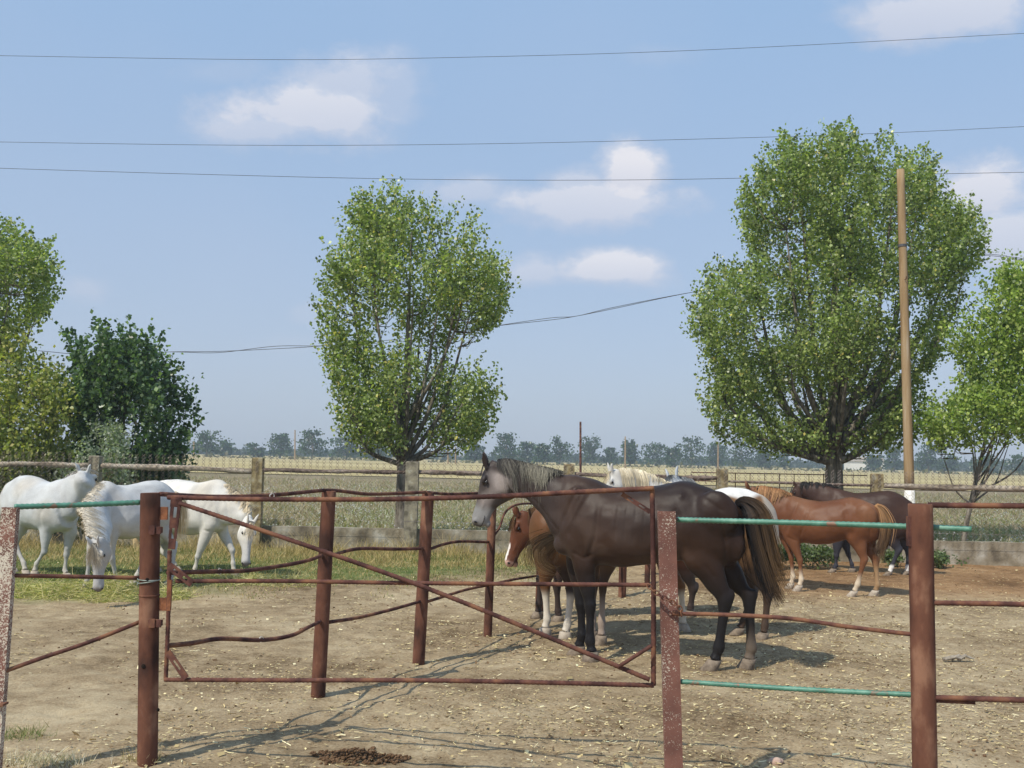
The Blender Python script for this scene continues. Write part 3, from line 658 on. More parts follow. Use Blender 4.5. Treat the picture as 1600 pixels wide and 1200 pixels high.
# ------------------------------------------------------------------ steel yard fence (foreground)
def bar(pts, r, mat, name, parent, ribs=0, n=8):
    P = [at(*q) for q in pts]
    if len(P) > 2: P = [Vector(p) for p in crom([list(p) for p in P], 8)]
    mb = MB(); mb.tube(P, r, n, ribs=ribs, step=.011 if ribs else .05, wob=0 if ribs else .05); return mb.build(name, mat, parent, True)
def pipepost(top, base, Yb, r, name='post', parent=None, mat=RUSTP, holes=(), label=None, cat=None, group=None):
    b = at(base[0], base[1], Yb); b.z = 0; tp = at(top[0], top[1], Yb); d = (tp-b).normalized()
    mb = MB(); n = 24; rings = []
    s1 = d.cross(Vector((0, 1, 0))).normalized(); s2 = s1.cross(d)
    k = 26
    for i in range(k+1):
        p = b.lerp(tp, i/k) if i else b-d*.15; rr = r*(1+.006*mnoise.noise(p*9))
        if i == k: p = tp-d*.004
        rings.append([p+(s1*math.cos(6.28319*j/n)+s2*math.sin(6.28319*j/n))*rr for j in range(n)])
    rings.append([tp+(Vector(q)-rings[-1][0]*0-tp)*.93 if False else tp+(q-(tp-d*.004))*.93 for q in rings[-1]])
    rings.append([tp+(q-tp)*.86-d*.05 for q in rings[-1]])
    mb.loft(rings, True); o = mb.build(name, mat, parent, True)
    return o, b, tp, d
# left gate post
YL, YC, YR = 5.67, 5.25, 4.75
fl = thing('yard_fence', 'rusty pipe fence running back from the left gate post with wavy rails', 'fence', (0, 0, 0))
o, b, tp, d = pipepost((235, 770), (231, 1180), YL, .0545, 'gate_post', fl); fl.location = b
for ch in (o,): ch.matrix_parent_inverse = Matrix.Translation(-fl.location)
for (px, py) in ((243, 828), (243, 973)):
    mb = MB(); c = at(px, py, YL-.05); mb.box(c, (.035, 0, 0), (0, .018, 0), (0, 0, .016))
    mb.box(c+Vector((-.012, -.019, 0)), (.016, 0, 0), (0, .006, 0), (0, 0, .024)); mb.box(c+Vector((.026, -.019, .0)), (.012, 0, 0), (0, .008, 0), (0, 0, .02))
    mb.build('hinge_bracket', RUST, fl)
for (px, py) in ((256, 802), (255, 944)):
    mb = MB(); mb.box(at(px, py, YL-.005), (.022, 0, 0), (0, .006, 0), (0, 0, .036))
    mb.build('hinge_plate', RUSTO, fl)
HOLEM = noisemat('hole_black', [(.3, (.01, .008, .007)), (.7, (.02, .015, .012))], 9, 1, .9, .1, 0)
for (px, py, s) in ((230, 906, .011), (224, 1041, .012), (247, 1109, .01)):
    c = at(px, py, YL-.056); mb = MB(); mb.ell(c, (s, 0, 0), (0, .006, 0), (0, 0, s), 10, 6); mb.build('bolt_hole', HOLEM, fl)
mb = MB(); c0 = b+d*(at(231, 930, YL).z/d.z)
mb.loft([[c0+d*dz+Vector((math.cos(a_/12*math.pi), math.sin(a_/12*math.pi), 0))*(.0545+e) for a_ in range(24)] for dz, e in ((-.008, -.002), (-.004, .003), (.004, .003), (.008, -.002))]); mb.build('weld_bead', RUSTP, fl, True)
pp = [((514, 767), (497, 1087), .052), ((669, 769), (654, 1035), .052), ((770, 771), (762, 995), .041), ((848, 775), (843, 957), .05), ((976, 780), (972, 932), .05), ((1016, 782), (1011, 912), .04)]
YY = []
for (tp_, bs, r_) in pp:
    Yb = G(*bs).y; YY.append(Yb); pipepost(tp_, bs, Yb, r_, 'post', fl)
Y2, Y3, Y4, Y5, Y6, Y7 = YY
ir = .0135
bar([(250, 772, YL), (330, 776, YL+.5), (400, 775, YL+.8), (445, 772, YL+1.15), (505, 766, Y2-.06)], ir, RUST, 'top_rail', fl)
bar([(505, 766, Y2-.06), (530, 767, Y2+.2), (575, 772, Y2+.5), (620, 771, Y2+.9), (664, 769, Y3-.06)], ir, RUST, 'top_rail', fl)
bar([(664, 769, Y3-.06), (700, 772, Y3+.4), (735, 771, Y3+.9), (768, 770, Y4)], ir, RUST, 'top_rail', fl)
bar([(768, 772, Y4), (810, 776, Y4+.8), (848, 776, Y5)], ir, RUST, 'top_rail', fl)
bar([(262, 895, YL), (330, 893, YL+.35), (380, 892, YL+.7), (440, 884, YL+1.05), (480, 876, YL+1.3), (503, 868, Y2-.06)], ir, RUST, 'middle_rail', fl)
bar([(522, 867, Y2), (545, 860, Y2+.25), (570, 857, Y2+.45), (620, 858, Y2+.85), (660, 857, Y3-.06)], ir, RUST, 'middle_rail', fl)
bar([(674, 857, Y3), (695, 850, Y3+.25), (720, 846, Y3+.6), (763, 847, Y4-.05)], ir, RUST, 'middle_rail', fl)
bar([(766, 845, Y4), (780, 825, Y4+.15), (790, 800, Y4+.25), (810, 788, Y4+.4), (845, 788, Y4+1.0), (870, 796, Y5)], ir*.85, RUST, 'middle_rail', fl)
bar([(262, 1009, YL), (300, 1005, YL+.2), (345, 998, YL+.55), (410, 1000, YL+.9), (455, 993, YL+1.1), (480, 981, YL+1.3), (500, 971, Y2-.06)], ir*1.05, RUST, 'bottom_rail', fl)
bar([(515, 972, Y2), (560, 965, Y2+.45), (610, 953, Y2+.8), (656, 940, Y3-.06)], ir, RUST, 'bottom_rail', fl)
bar([(668, 940, Y3), (700, 930, Y3+.4), (730, 921, Y3+.8), (764, 914, Y4)], ir, RUST, 'bottom_rail', fl)
bar([(764, 914, Y4), (800, 906, Y4+.7), (843, 899, Y5)], ir, RUST, 'bottom_rail', fl)
bar([(843, 899, Y5), (900, 886, Y5+.7), (975, 866, Y6)], ir*.8, RUST, 'bottom_rail', fl)
bar([(975, 885, Y6), (1013, 880, Y7)], ir, RUST, 'bottom_rail', fl)
# gate
gt = thing('gate', 'rusty rebar gate with a long diagonal brace, hung on the left pipe post', 'gate', (0, 0, 0))
gt.location = Vector((at(640, 1062, 5.4).x, 5.45, 0))
def gy(x): return 5.62+(5.27-5.62)*(x-258)/(1022-258)
def gb(pts, r, name, ribs=.16, dy=0, mat=RUST): return bar([(x, y, gy(x)+dy) for x, y in pts], r, mat, name, gt, ribs)
gb([(262, 777), (400, 780), (600, 780), (760, 776), (900, 769), (1022, 763)], .0125, 'top_bar')
gb([(275, 908), (450, 908), (640, 911), (1016, 914)], .0105, 'middle_bar')
gb([(257, 1062), (450, 1063), (640, 1063), (830, 1066), (1022, 1071)], .0115, 'bottom_bar')
gb([(1019, 763), (1021, 915), (1021, 1071)], .0125, 'latch_stile', dy=.012)
gb([(265, 860), (263, 960), (259, 1062)], .0115, 'hinge_stile', dy=.012)
gb([(280, 786), (460, 846), (640, 909), (800, 972), (1015, 1062)], .0115, 'diagonal_brace', dy=-.024)
gb([(966, 1042), (1018, 1009)], .010, 'corner_brace', dy=-.05, ribs=0)
def strap(p0, p1, w0, w1, name, holes=2, mat=RUST, dy=-.02, th=.004):
    a = at(p0[0], p0[1], gy(p0[0])+dy); c = at(p1[0], p1[1], gy(p1[0])+dy); d_ = (c-a); Ln = d_.length; d_.normalize(); s = d_.cross(Vector((0, 1, 0))).normalized()
    mb = MB(); k = 2*holes+1   # a ladder of solid pieces and side strips leaves real slots
    for i in range(k):
        t0, t1 = i/k, (i+1)/k; w = w0+(w1-w0)*(t0+t1)/2; cc = a+d_*Ln*(t0+t1)/2; h_ = d_*Ln/k/2*(.999)
        if i % 2 == 0: mb.box(cc, h_, Vector((0, th, 0)), s*w)
        else:
            for sg in (-1, 1): mb.box(cc+s*sg*w*.68, h_, Vector((0, th, 0)), s*w*.32)
    return mb.build(name, mat, gt)
strap((276, 776), (268, 858), .032, .018, 'hinge_strap', 2)
strap((264, 884), (300, 912), .022, .02, 'corner_strap', 2, dy=-.035)
strap((262, 1018), (291, 1060), .018, .018, 'corner_strap', 1, dy=-.02)
strap((972, 772), (1016, 800), .012, .012, 'corner_strap', 2, dy=.02)
mb = MB(); mb.box(at(265, 930, gy(265)+.01), (.010, 0, 0), (0, .010, 0), (0, 0, .085)); mb.build('stile_patch', RUSTO, gt)
# right fence
fr = thing('yard_fence', 'front fence right of the gate with green rebar rails and a thick pipe post', 'fence', (0, 0, 0))
o, b, tp, d = pipepost((1438, 787), (1447, 1310), YR, .056, 'thick_post', fr); fr.location = b; o.matrix_parent_inverse = Matrix.Translation(-b)
def channel(top, base, Yb, w, mat, parent, dep=.04, openleft=False):
    b = at(base[0], base[1], Yb); b.z = -.1; tp = at(top[0], top[1], Yb); mb = MB()
    X = Vector((1, 0, 0)); Yx = Vector((0, 1, 0)); rings = []
    prof = [(-w, 0), (w, 0), (w, dep), (w-.008, dep), (w-.008, .008), (-w+.008, .008), (-w+.008, dep), (-w, dep)]
    for s in np.linspace(0, 1, 14):
        p = b.lerp(tp, s); rings.append([p+X*q[0]+Yx*q[1] for q in prof])
    mb.loft(rings, False); n = len(mb.v)-8
    mb.f.append((n, n+1, n+2, n+3)); mb.f.append((n, n+3, n+4, n+5)); mb.f.append((n, n+5, n+6, n+7))
    return mb.build('channel_post', mat, parent)
channel((1042, 799), (1056, 1275), YC, .0455, FLAKE, fr)
def fy(x): return YC+(YR-YC)*(x-1046)/(1440-1046)
def fb(pts, r, mat, name, ribs=0, dy=0): return bar([(x, y, fy(x)+dy) for x, y in pts], r, mat, name, fr, ribs)
fb([(1057, 812), (1250, 817), (1430, 823), (1518, 827)], .0125, GREEN, 'top_green_rail', .2, .065)
fb([(1062, 1065), (1250, 1077), (1432, 1086)], .0115, GREEN, 'bottom_green_rail', .2, .05)
fb([(1050, 959), (1120, 960), (1230, 966), (1330, 980), (1432, 992)], .0105, RUST, 'middle_rail', 0, -.01)
fb([(1052, 958), (1062, 958)], .0155, RUST, 'rail_socket', 0, -.02)
fb([(1450, 789), (1530, 790), (1680, 791)], .0125, RUST, 'top_rail', .1)
fb([(1455, 942), (1530, 943), (1680, 946)], .0115, RUST, 'middle_rail', .1)
fb([(1458, 1090), (1530, 1092), (1680, 1096)], .0125, RUST, 'bottom_rail', .1)
fb([(1458, 1095), (1524, 1098)], .008, RUST, 'rail_stub', .1, .01)
mb = MB(); c = at(1420, 878, YR-.03); mb.box(at(1421, 830, YR), (.008, 0, 0), (0, .02, 0), (0, 0, .07)); mb.build('stop_plate', RUST, fr)
# left fence
fs = thing('yard_fence', 'short fence at the left edge with flaking white channel post and green top rail', 'fence', (0, 0, 0))
YS = 5.35
o = channel((14, 793), (-14, 1190), YS, .04, FLAKE2, fs); fs.location = at(-8, 1170, YS); fs.location.z = 0; o.matrix_parent_inverse = Matrix.Translation(-fs.location)
def sy(x): return YS+(YL-YS)*(x-10)/(220)
def sb(pts, r, mat, name, ribs=0, dy=0): return bar([(x, y, sy(x)+dy) for x, y in pts], r, mat, name, fs, ribs)
sb([(22, 792), (120, 789), (219, 785)], .0135, GREEN, 'top_green_rail', .2, .02)
sb([(15, 899), (120, 901), (218, 903)], .0115, RUST, 'middle_rail', 0, .02)
sb([(2, 1051), (60, 1030), (140, 1003), (218, 972)], .0115, RUST, 'sloping_rail', 0, .02)
mb = MB(); mb.box(at(0, 1101, YS-.02), (.03, 0, .004), (0, .03, 0), (0, 0, .006)); mb.build('foot_plate', RUST, fs)
# wire tie
mb = MB(); base_z = at(233, 905, YL).z; cpx = at(232.5, 905, YL)
P = []
for i in range(90):
    a_ = i/90*2*math.pi*2.6; P.append(Vector((cpx.x+math.cos(a_)*.0595, cpx.y+math.sin(a_)*.0595, base_z+.012-.04*i/90+(.014*math.sin(a_*.5+1)+.01*math.cos(a_))*(i/90))))
mb.tube(P, .0034, 5); mb.tube([P[0], P[0]+Vector((-.03, -.02, .03)), P[0]+Vector((-.06, -.02, .07))], .002, 4)
tag(mb.build('wire_tie', WIREG, None, True), 'loops of greenish wire wound round the left gate post', 'wire')
# twine ties
for (px, py, Y_) in ((425, 775, 6.45), (343, 893, 6.1), (408, 999, 6.55)):
    c = at(px, py, Y_); mb = MB(); mb.tube([c+Vector((math.cos(a_)*.017*.6, math.cos(a_)*.017, math.sin(a_)*.017)) for a_ in np.linspace(0, 6.28, 12)], .0022, 4)
    mb.tube([c+Vector((0, -.018, .01)), c+Vector((.004, -.025, .025))], .0018, 4)
    tag(mb.build('twine_knot', TWINE), {775: 'white twine knot on the uppermost wavy rail', 893: 'white twine knot on the middle wavy rail', 999: 'white twine knot on the lowest wavy rail'}[py], 'twine')
# chain
tch = thing('chain', 'rusty chain linking the gate latch stile to the channel post', 'chain', at(1040, 935, 5.18))
cpts = crom([[*at(1012, 914, 5.22)], [*at(1030, 930, 5.19)], [*at(1048, 939, 5.17)], [*at(1062, 950, 5.17)], [*at(1065, 962, 5.17)]], 3)
P = [Vector(p) for p in cpts]; 
Lc = sum((b_-a_).length for a_, b_ in zip(P[:-1], P[1:])); nl = 10; 
def along(s):
    for a_, b_ in zip(P[:-1], P[1:]):
        l = (b_-a_).length
        if s <= l: return a_.lerp(b_, s/l), (b_-a_).normalized()
        s -= l
    return P[-1], (P[-1]-P[-2]).normalized()
for i in range(nl):
    c, d_ = along(Lc*(i+.5)/nl); s = d_.cross(Vector((0, 1, 0))).normalized(); f_ = s.cross(d_)
    q = s*.3+f_ if i % 2 else s-f_*.3; q.normalize(); ll = Lc/nl*.72
    mb = MB(); mb.tube([c+d_*math.cos(a_)*ll+q*math.sin(a_)*.011 for a_ in np.linspace(0, 6.2832, 15)], .0032, 6); mb.build('link', RUST, tch, True)

# ------------------------------------------------------------------ horses
def coatmat(name, rough=.5, spec=.35):
    mt, t, p = newmat(name)
    a = t.nodes.new('ShaderNodeAttribute'); a.attribute_name = 'coat'
    f = nnoise(t, 3.5, 6, .65); g_ = nnoise(t, 60, 3, .6)
    v = M2('ADD', .55, M2('ADD', M2('MULTIPLY', f, .65, t), M2('MULTIPLY', g_, .25, t), t), t)
    cmb = t.nodes.new('ShaderNodeCombineColor')
    for i in range(3): t.links.new(v, cmb.inputs[i])
    t.links.new(mixc(t, 1.0, a.outputs['Color'], cmb.outputs[0], 'MULTIPLY'), p.inputs['Base Color'])
    p.inputs['Roughness'].default_value = rough; p.inputs['Specular IOR Level'].default_value = spec
    bump(t, p, M2('ADD', nnoise(t, 220, 2), M2('MULTIPLY', nnoise(t, 14, 4), 2.0, t), t), .22, .006); return mt
COAT = coatmat('glossy_coat', .42, .16); COATW = coatmat('pale_coat', .8, .1)

def sm(x, a, b):
    t = np.clip((x-a)/(b-a), 0, 1); return t*t*(3-2*t)
def mixa(A, B, f): return A*(1-f)[:, None]+np.array(B)*f[:, None]
def vn(V, s, o=0):
    w = s*.55; return np.array([mnoise.noise((a*w+o*7.7, b*w, c*w)) for a, b, c in V.tolist()])*1.5
def superring(top, bot, lat, hw, k=.14, n=24, e=.86):
    c = (top+bot)/2; h = (top-bot)/2; o = []
    for j in range(n):
        a = 2*math.pi*j/n; ca, sa = math.cos(a), math.sin(a)
        o.append(c+h*ca+lat*(hw*math.copysign(abs(sa)**e, sa)*(1-k*ca)))
    return o
def trunkloft(mb, st, lat, k=.14, sub=4):
    arr = crom([[*a, *b, w] for a, b, w in st], sub)
    rings = [superring(Vector(q[:3]), Vector(q[3:6]), lat, max(.01, q[6]), k) for q in arr]
    mb.loft(rings); return arr
def legloft(mb, pts, lat, k=.0):
    arr = crom([[*p, ra, rb] for p, ra, rb in pts], 4); rings = []
    for i, q in enumerate(arr):
        tn = Vector(arr[min(i+1, len(arr)-1)][:3])-Vector(arr[max(i-1, 0)][:3]); tn.normalize()
        s2 = tn.cross(lat).normalized(); l2 = s2.cross(tn).normalized()
        rings.append([Vector(q[:3])+s2*math.cos(2*math.pi*j/12)*q[3]+l2*math.sin(2*math.pi*j/12)*q[4] for j in range(12)])
    mb.loft(rings)
HEADP = [(-.1, -.01, .12, .05), (0, .018, .19, .072), (.12, .034, .25, .088), (.25, .040, .278, .101), (.36, .034, .262, .094), (.48, .022, .205, .072), (.6, .012, .158, .056), (.72, .007, .134, .051), (.83, .008, .128, .057), (.92, .002, .122, .055), (.98, -.014, .10, .042), (1.02, -.038, .075, .018)]
def horse(label, spec):
    s_ = spec; sc = s_.get('scale', 1.0)
    n = s_['lat']; P3 = s_['map']              # near-side lateral axis; map(px,py,s)->world
    vox = s_.get('vox', .014)
    org = s_['org']
    t = thing('horse', label, 'horse', org)
    mb = MB()
    st = [(P3(*a), P3(*b), w*sc) for a, b, w in s_['trunk']]
    arr = trunkloft(mb, st, n)
    nk = [(P3(*a), P3(*b), w*sc) for a, b, w in s_['neck']]
    # neck starts well inside the trunk
    t0, t1 = st[-2], st[-1]
    first = (t0[0].lerp(t1[0], .5)-(t0[0]-t0[1])*.03, t0[1].lerp(t1[1], .5)+(t0[0]-t0[1])*.12, t1[2]*.9)
    neck = trunkloft(mb, [first]+nk, n, .1)
    poll, muz, dor = s_['head'][:3]; ds = s_.get('headdepth', 1.0)
    poll = P3(*poll) if len(poll) == 2 else Vector(poll); muz = P3(*muz) if len(muz) == 2 else Vector(muz)
    a = (muz-poll); Lh = a.length; a.normalize(); dor = Vector(dor); dor = (dor-a*dor.dot(a)).normalized(); hl = a.cross(dor).normalized()
    if hl.dot(n) < 0: hl = -hl
    hs = Lh/.6; hw_ = hs*s_.get('headwidth', 1.0)
    hp = crom(HEADP, 3); rings = []
    for q in hp:
        c = poll+a*(q[0]*Lh); rings.append(superring(c+dor*q[1]*hs, c-dor*q[2]*hs*ds, hl, q[3]*hw_, .12, 20, .9))
    mb.loft(rings)
    # throat / jaw link
    nl_ = nk[-1]; mb.ell((nl_[0]+nl_[1])/2+(poll-nl_[0])*.4, (nl_[0]-nl_[1])*.42, a*.10*hs, hl*.075*hs, 14, 8)
    def hp3(tt, up, lt): return poll+a*(tt*Lh)+dor*(up*hs*(ds if up < -.02 else 1))+hl*(lt*hw_)
    for sg in (-1, 1):
        mb.ell(hp3(.27, -.14, sg*.052), a*.11*hs, dor*.10*hs*ds, hl*.052*hs, 14, 8)      # cheek
        mb.ell(hp3(.235, .004, sg*.074), a*.05*hs, dor*.024*hs, hl*.028*hs, 10, 6)     # brow
        mb.ell(hp3(.92, -.035, sg*.04), a*.035*hs, dor*.03*hs, hl*.022*hs, 10, 6)        # nostril wing
        mb.ell(hp3(.55, -.05, sg*.045), a*.13*hs, dor*.016*hs, hl*.016*hs, 10, 6)         # facial crest
        # ear
        eb = hp3(.03, .02, sg*.050); ed = (dor*.5-a*s_.get('earback', .8)+hl*sg*.25).normalized()*(.165*hs*s_.get('ear', 1)); es = ed.cross(hl).normalized()
        er = []
        for u, r_ in ((-.15, .022), (.05, .026), (.3, .034), (.55, .030), (.8, .018), (1.0, .005)):
            c = eb+ed*u+hl*sg*(-.012*math.sin(u*3.1)); er.append([c+es*math.cos(6.2832*j/10)*r_*hs+hl*math.sin(6.2832*j/10)*r_*hs*.55 for j in range(10)])
        mb.loft(er)
    mb.ell(hp3(.93, -.125, 0), a*.04*hs, dor*.028*hs, hl*.034*hs, 12, 6)                # chin
    legs = []
    def dn(p, q, u): return p.lerp(q, u)
    for kind, sg, pts in s_['legs']:
        lo = s_.get('legw', .125)*sc*sg
        J = []
        for i, q in enumerate(pts):
            l_ = lo*(.92 if i else .8)
            J.append(P3(q[0], q[1], l_))
        hoof = J[-1].copy(); hx = P3(pts[-1][0], pts[-1][1], lo); 
        # put the hoof on the ground beneath its pixel column
        hoof = s_['ground'](pts[-1][0], lo); g0 = hgt(hoof.x, hoof.y); lift = s_.get('lift', {}).get((kind, sg), 0)
        fet = J[-2].copy(); fet.z = max(fet.z, g0+.10*sc); fet.z = min(fet.z, g0+.19*sc)
        cor = fet.lerp(Vector((hoof.x, hoof.y, g0)), .55); cor.z = max(g0+.062*sc+lift, fet.z-.08*sc); cor.z = min(cor.z, g0+.085*sc+lift)
        q = sc*s_.get('legr', 1.15)
        if kind == 'F':
            sh, el, kn = J[0], J[1], J[2]
            chain = [(sh, .14*sc, .085*sc), (sh.lerp(el, .6), .135*sc, .105*sc), (el, .11*sc, .085*sc), (el.lerp(kn, .3), .083*q, .062*q), (el.lerp(kn, .7), .056*q, .046*q), (el.lerp(kn, .9), .042*q, .037*q), (kn, .045*q, .041*q), (kn.lerp(fet, .14), .038*q, .034*q), (kn.lerp(fet, .35), .029*q, .024*q), (kn.lerp(fet, .75), .029*q, .023*q), (kn.lerp(fet, .92), .036*q, .030*q), (fet, .038*q, .032*q), (fet.lerp(cor, .5), .030*q, .028*q), (cor, .042*q, .038*q)]
        else:
            hp_, stf, hk = J[0], J[1], J[2]
            back = (hk-stf); 
            chain = [(hp_, .165*sc, .10*sc), (hp_.lerp(stf, .5), .205*sc, .128*sc), (stf, .165*sc, .112*sc), (stf.lerp(hk, .3), .118*q**.5*sc**.5, .075*q), (stf.lerp(hk, .65), .074*q, .05*q), (stf.lerp(hk, .88), .05*q, .034*q), (hk, .054*q, .039*q), (hk.lerp(fet, .15), .044*q, .036*q), (hk.lerp(fet, .35), .034*q, .028*q), (hk.lerp(fet, .78), .031*q, .026*q), (fet, .040*q, .034*q), (fet.lerp(cor, .5), .031*q, .029*q), (cor, .042*q, .038*q)]
        legloft(mb, chain, n)
        legs.append((kind, sg, J, fet, cor, Vector((hoof.x, hoof.y, g0+lift)), chain))
        if kind == 'H':   # point of hock
            hkdir = s_['fwd']*-1; mb.ell(J[2]+hkdir*.035*q+Vector((0, 0, .025*q)), hkdir*.032*q, n*.02*q, Vector((0, 0, .045*q)), 8, 6)
    for e in s_.get('blobs', []):
        c = P3(e[0], e[1], e[2]); mb.ell(c, s_['fwd']*e[3], Vector((0, 0, e[4])), n*e[5], 14, 8)
    # union by voxel remesh, then smooth
    me = bpy.data.meshes.new('tmp'); me.from_pydata([tuple(v) for v in mb.v], [], mb.f); me.update()
    ob = bpy.data.objects.new('tmp', me); C.objects.link(ob)
    m1 = ob.modifiers.new('r', 'REMESH'); m1.mode = 'VOXEL'; m1.voxel_size = vox; m1.use_smooth_shade = True
    m2 = ob.modifiers.new('s', 'SMOOTH'); m2.factor = .5; m2.iterations = s_.get('smooth', 5)
    dg = bpy.context.evaluated_depsgraph_get(); ev = ob.evaluated_get(dg); nm = bpy.data.meshes.new_from_object(ev)
    bpy.data.objects.remove(ob)
    nm.name = 'body'; nm.materials.clear(); nm.materials.append(COATW if s_.get('pale') else COAT)
    nm.polygons.foreach_set('use_smooth', [True]*len(nm.polygons))
    V = np.empty(len(nm.vertices)*3, np.float32); nm.vertices.foreach_get('co', V); V = V.reshape(-1, 3)
    E_ = np.empty(len(nm.edges)*2, np.int64); nm.edges.foreach_get('vertices', E_); E_ = E_.reshape(-1, 2)
    deg = np.bincount(E_.ravel(), minlength=len(V)).astype(float); deg[deg == 0] = 1
    rel = V-np.array(poll); ht_ = rel@np.array(a)/Lh; lt_ = np.abs(rel@np.array(hl)); up_ = rel@np.array(dor)
    hd_ = ((ht_ > -.35) & (lt_ < .2*hs) & (np.abs(up_) < .42*hs) & (ht_ < 1.2)).astype(float)
    msk = sm(V[:, 2], .42*sc, .66*sc)*(1-hd_)
    for _ in range(6): msk = (msk+(np.bincount(E_[:, 0], msk[E_[:, 1]], len(V))+np.bincount(E_[:, 1], msk[E_[:, 0]], len(V)))/deg)/2
    for _ in range(int(15*(.0105/vox)**2)+4):
        Sx = np.stack([np.bincount(E_[:, 0], V[E_[:, 1], k_], len(V))+np.bincount(E_[:, 1], V[E_[:, 0], k_], len(V)) for k_ in range(3)], 1)/deg[:, None]
        V = V+(Sx-V)*(.6*msk)[:, None]
    nm.vertices.foreach_set('co', V.astype(np.float32).ravel()); nm.update()
    Nn = np.empty(len(V)*3, np.float32); nm.vertices.foreach_get('normal', Nn); Nn = Nn.reshape(-1, 3)
    n_np = np.array(n); latf = np.clip(np.abs(Nn@n_np)*1.6-.4, 0, 1); fw_np = np.array(s_['fwd'])
    qx, qz = (V-np.array(org))@fw_np, V[:, 2]
    for pts_, dep_, wid_ in s_.get('grooves', []):
        W_ = [P3(px_, py_, .18*sc) for px_, py_ in pts_]; xz = [((w_-org).dot(s_['fwd']), w_.z) for w_ in W_]
        dd = np.full(len(V), 9.0); par = np.zeros(len(V))
        if len(xz) == 1: dd = np.hypot(qx-xz[0][0], qz-xz[0][1])
        for i_ in range(len(xz)-1):
            ax_, az_ = xz[i_]; bx_, bz_ = xz[i_+1]; ux, uz = bx_-ax_, bz_-az_; l2 = ux*ux+uz*uz
            tt_ = np.clip(((qx-ax_)*ux+(qz-az_)*uz)/l2, 0, 1); d_ = np.hypot(qx-ax_-tt_*ux, qz-az_-tt_*uz)
            gl = (i_+tt_)/(len(xz)-1); par = np.where(d_ < dd, gl, par); dd = np.minimum(dd, d_)
        fade = np.clip(np.minimum(par, 1-par)*5+.25, 0, 1) if len(xz) > 1 else 1
        V = V-Nn*(dep_*s_.get('groove_k', .7)*np.exp(-(dd/wid_)**2)*latf*fade)[:, None]
    V = V+Nn*((.009*vn(V, 6, 1)+.006*vn(V, 11, 2)+.002*vn(V, 24, 3))*msk)[:, None]
    nm.vertices.foreach_set('co', V.astype(np.float32).ravel()); nm.update()
    info = dict(V=V, poll=np.array(poll), a=np.array(a), dor=np.array(dor), hl=np.array(hl), L=Lh, hs=hs, legs=legs, n=np.array(n), fwd=np.array(s_['fwd']), org=np.array(org), P3=P3, sc=sc)
    rel = V-info['poll']; info['ht'] = rel@info['a']/Lh; info['hu'] = rel@info['dor']; info['hlat'] = rel@info['hl']
    info['inhead'] = np.clip((info['ht']+.05)*8, 0, 1)*(np.abs(info['hlat']) < .16*hs)*(info['hu'] < .25*hs)*(info['hu'] > -.34*hs*ds)*(info['ht'] < 1.15)
    col = s_['color'](info)
    ca = nm.color_attributes.new('coat', 'FLOAT_COLOR', 'POINT'); cc = np.ones((len(V), 4), np.float32); cc[:, :3] = np.clip(col, .004, .95); ca.data.foreach_set('color', cc.ravel())
    body = bpy.data.objects.new('body', nm); C.objects.link(body); put_under(body, t)
    # hooves
    for kind, sg, J, fet, cor, hf, chain in legs:
        hb = MB(); q = sc*s_.get('legr', 1.15)**.7; f = s_['fwd']; rings = []
        c1 = Vector((cor.x, cor.y, max(cor.z, hf.z+.055*q)))
        for u, r_, fw in ((1.0, .043, 0), (.6, .049, .008), (0.0, .058, .020), (-.08, .054, .020)):
            c = Vector((hf.x, hf.y, hf.z)).lerp(Vector((c1.x, c1.y, c1.z)), max(u, 0)); c.z = hf.z+(c1.z-hf.z)*u
            rings.append([c+f*(fw*q+math.cos(6.2832*j/14)*r_*q*1.12)+n*math.sin(6.2832*j/14)*r_*q for j in range(14)])
        hb.loft(rings); hb.build('hoof', s_.get('hoofmat', HOOF), t, True)
    for sg in (-1, 1):
        eb = MB(); eb.ell(hp3(.265, -.022, sg*.0905), a*.021*hs, dor*.017*hs, hl*.013*hs, 12, 8); eb.build('eye', DARK, body, True)
        nb = MB(); nb.ell(hp3(.945, -.033, sg*.058), a*.012*hs, dor*.018*hs, hl*.009*hs, 10, 6); nb.build('nostril', DARK, body, True)
    if s_.get('mouth'):
        for sg in (-1, 1):
            mm = MB(); mm.tube([hp3(.80, -.082, sg*.0585), hp3(.88, -.088, sg*.059), hp3(.95, -.086, sg*.052), hp3(1.0, -.078, sg*.034)], .0028, 5); mm.build('mouth', DARK, body, True)
    # mane
    def ribbons(name, paths, cols, w=.004):
        V_, F_, K_ = [], [], []
        for pth, (c0, c1) in zip(paths, cols):
            m_ = len(pth); b0 = len(V_); ph = rnd.uniform(0, 6.28)
            sdv = Vector((math.cos(ph)*.8, math.sin(ph)*.8, .2))
            for i, p in enumerate(pth):
                tn = (pth[min(i+1, m_-1)]-pth[max(i-1, 0)]).normalized(); sv_ = tn.cross(n if abs(tn.dot(n)) < .8 else sdv).normalized()
                ww = w*(1-.8*i/(m_-1)); V_ += [p-sv_*ww, p+sv_*ww]; f_ = i/(m_-1); K_ += [[c0[j]*(1-f_)+c1[j]*f_ for j in range(3)]]*2
                if i: k_ = b0+2*i; F_.append((k_-2, k_-1, k_+1, k_))
        o_ = link(name, V_, F_, HAIR, t); tint(o_, np.array(K_)); return o_
    mn = s_.get('mane')
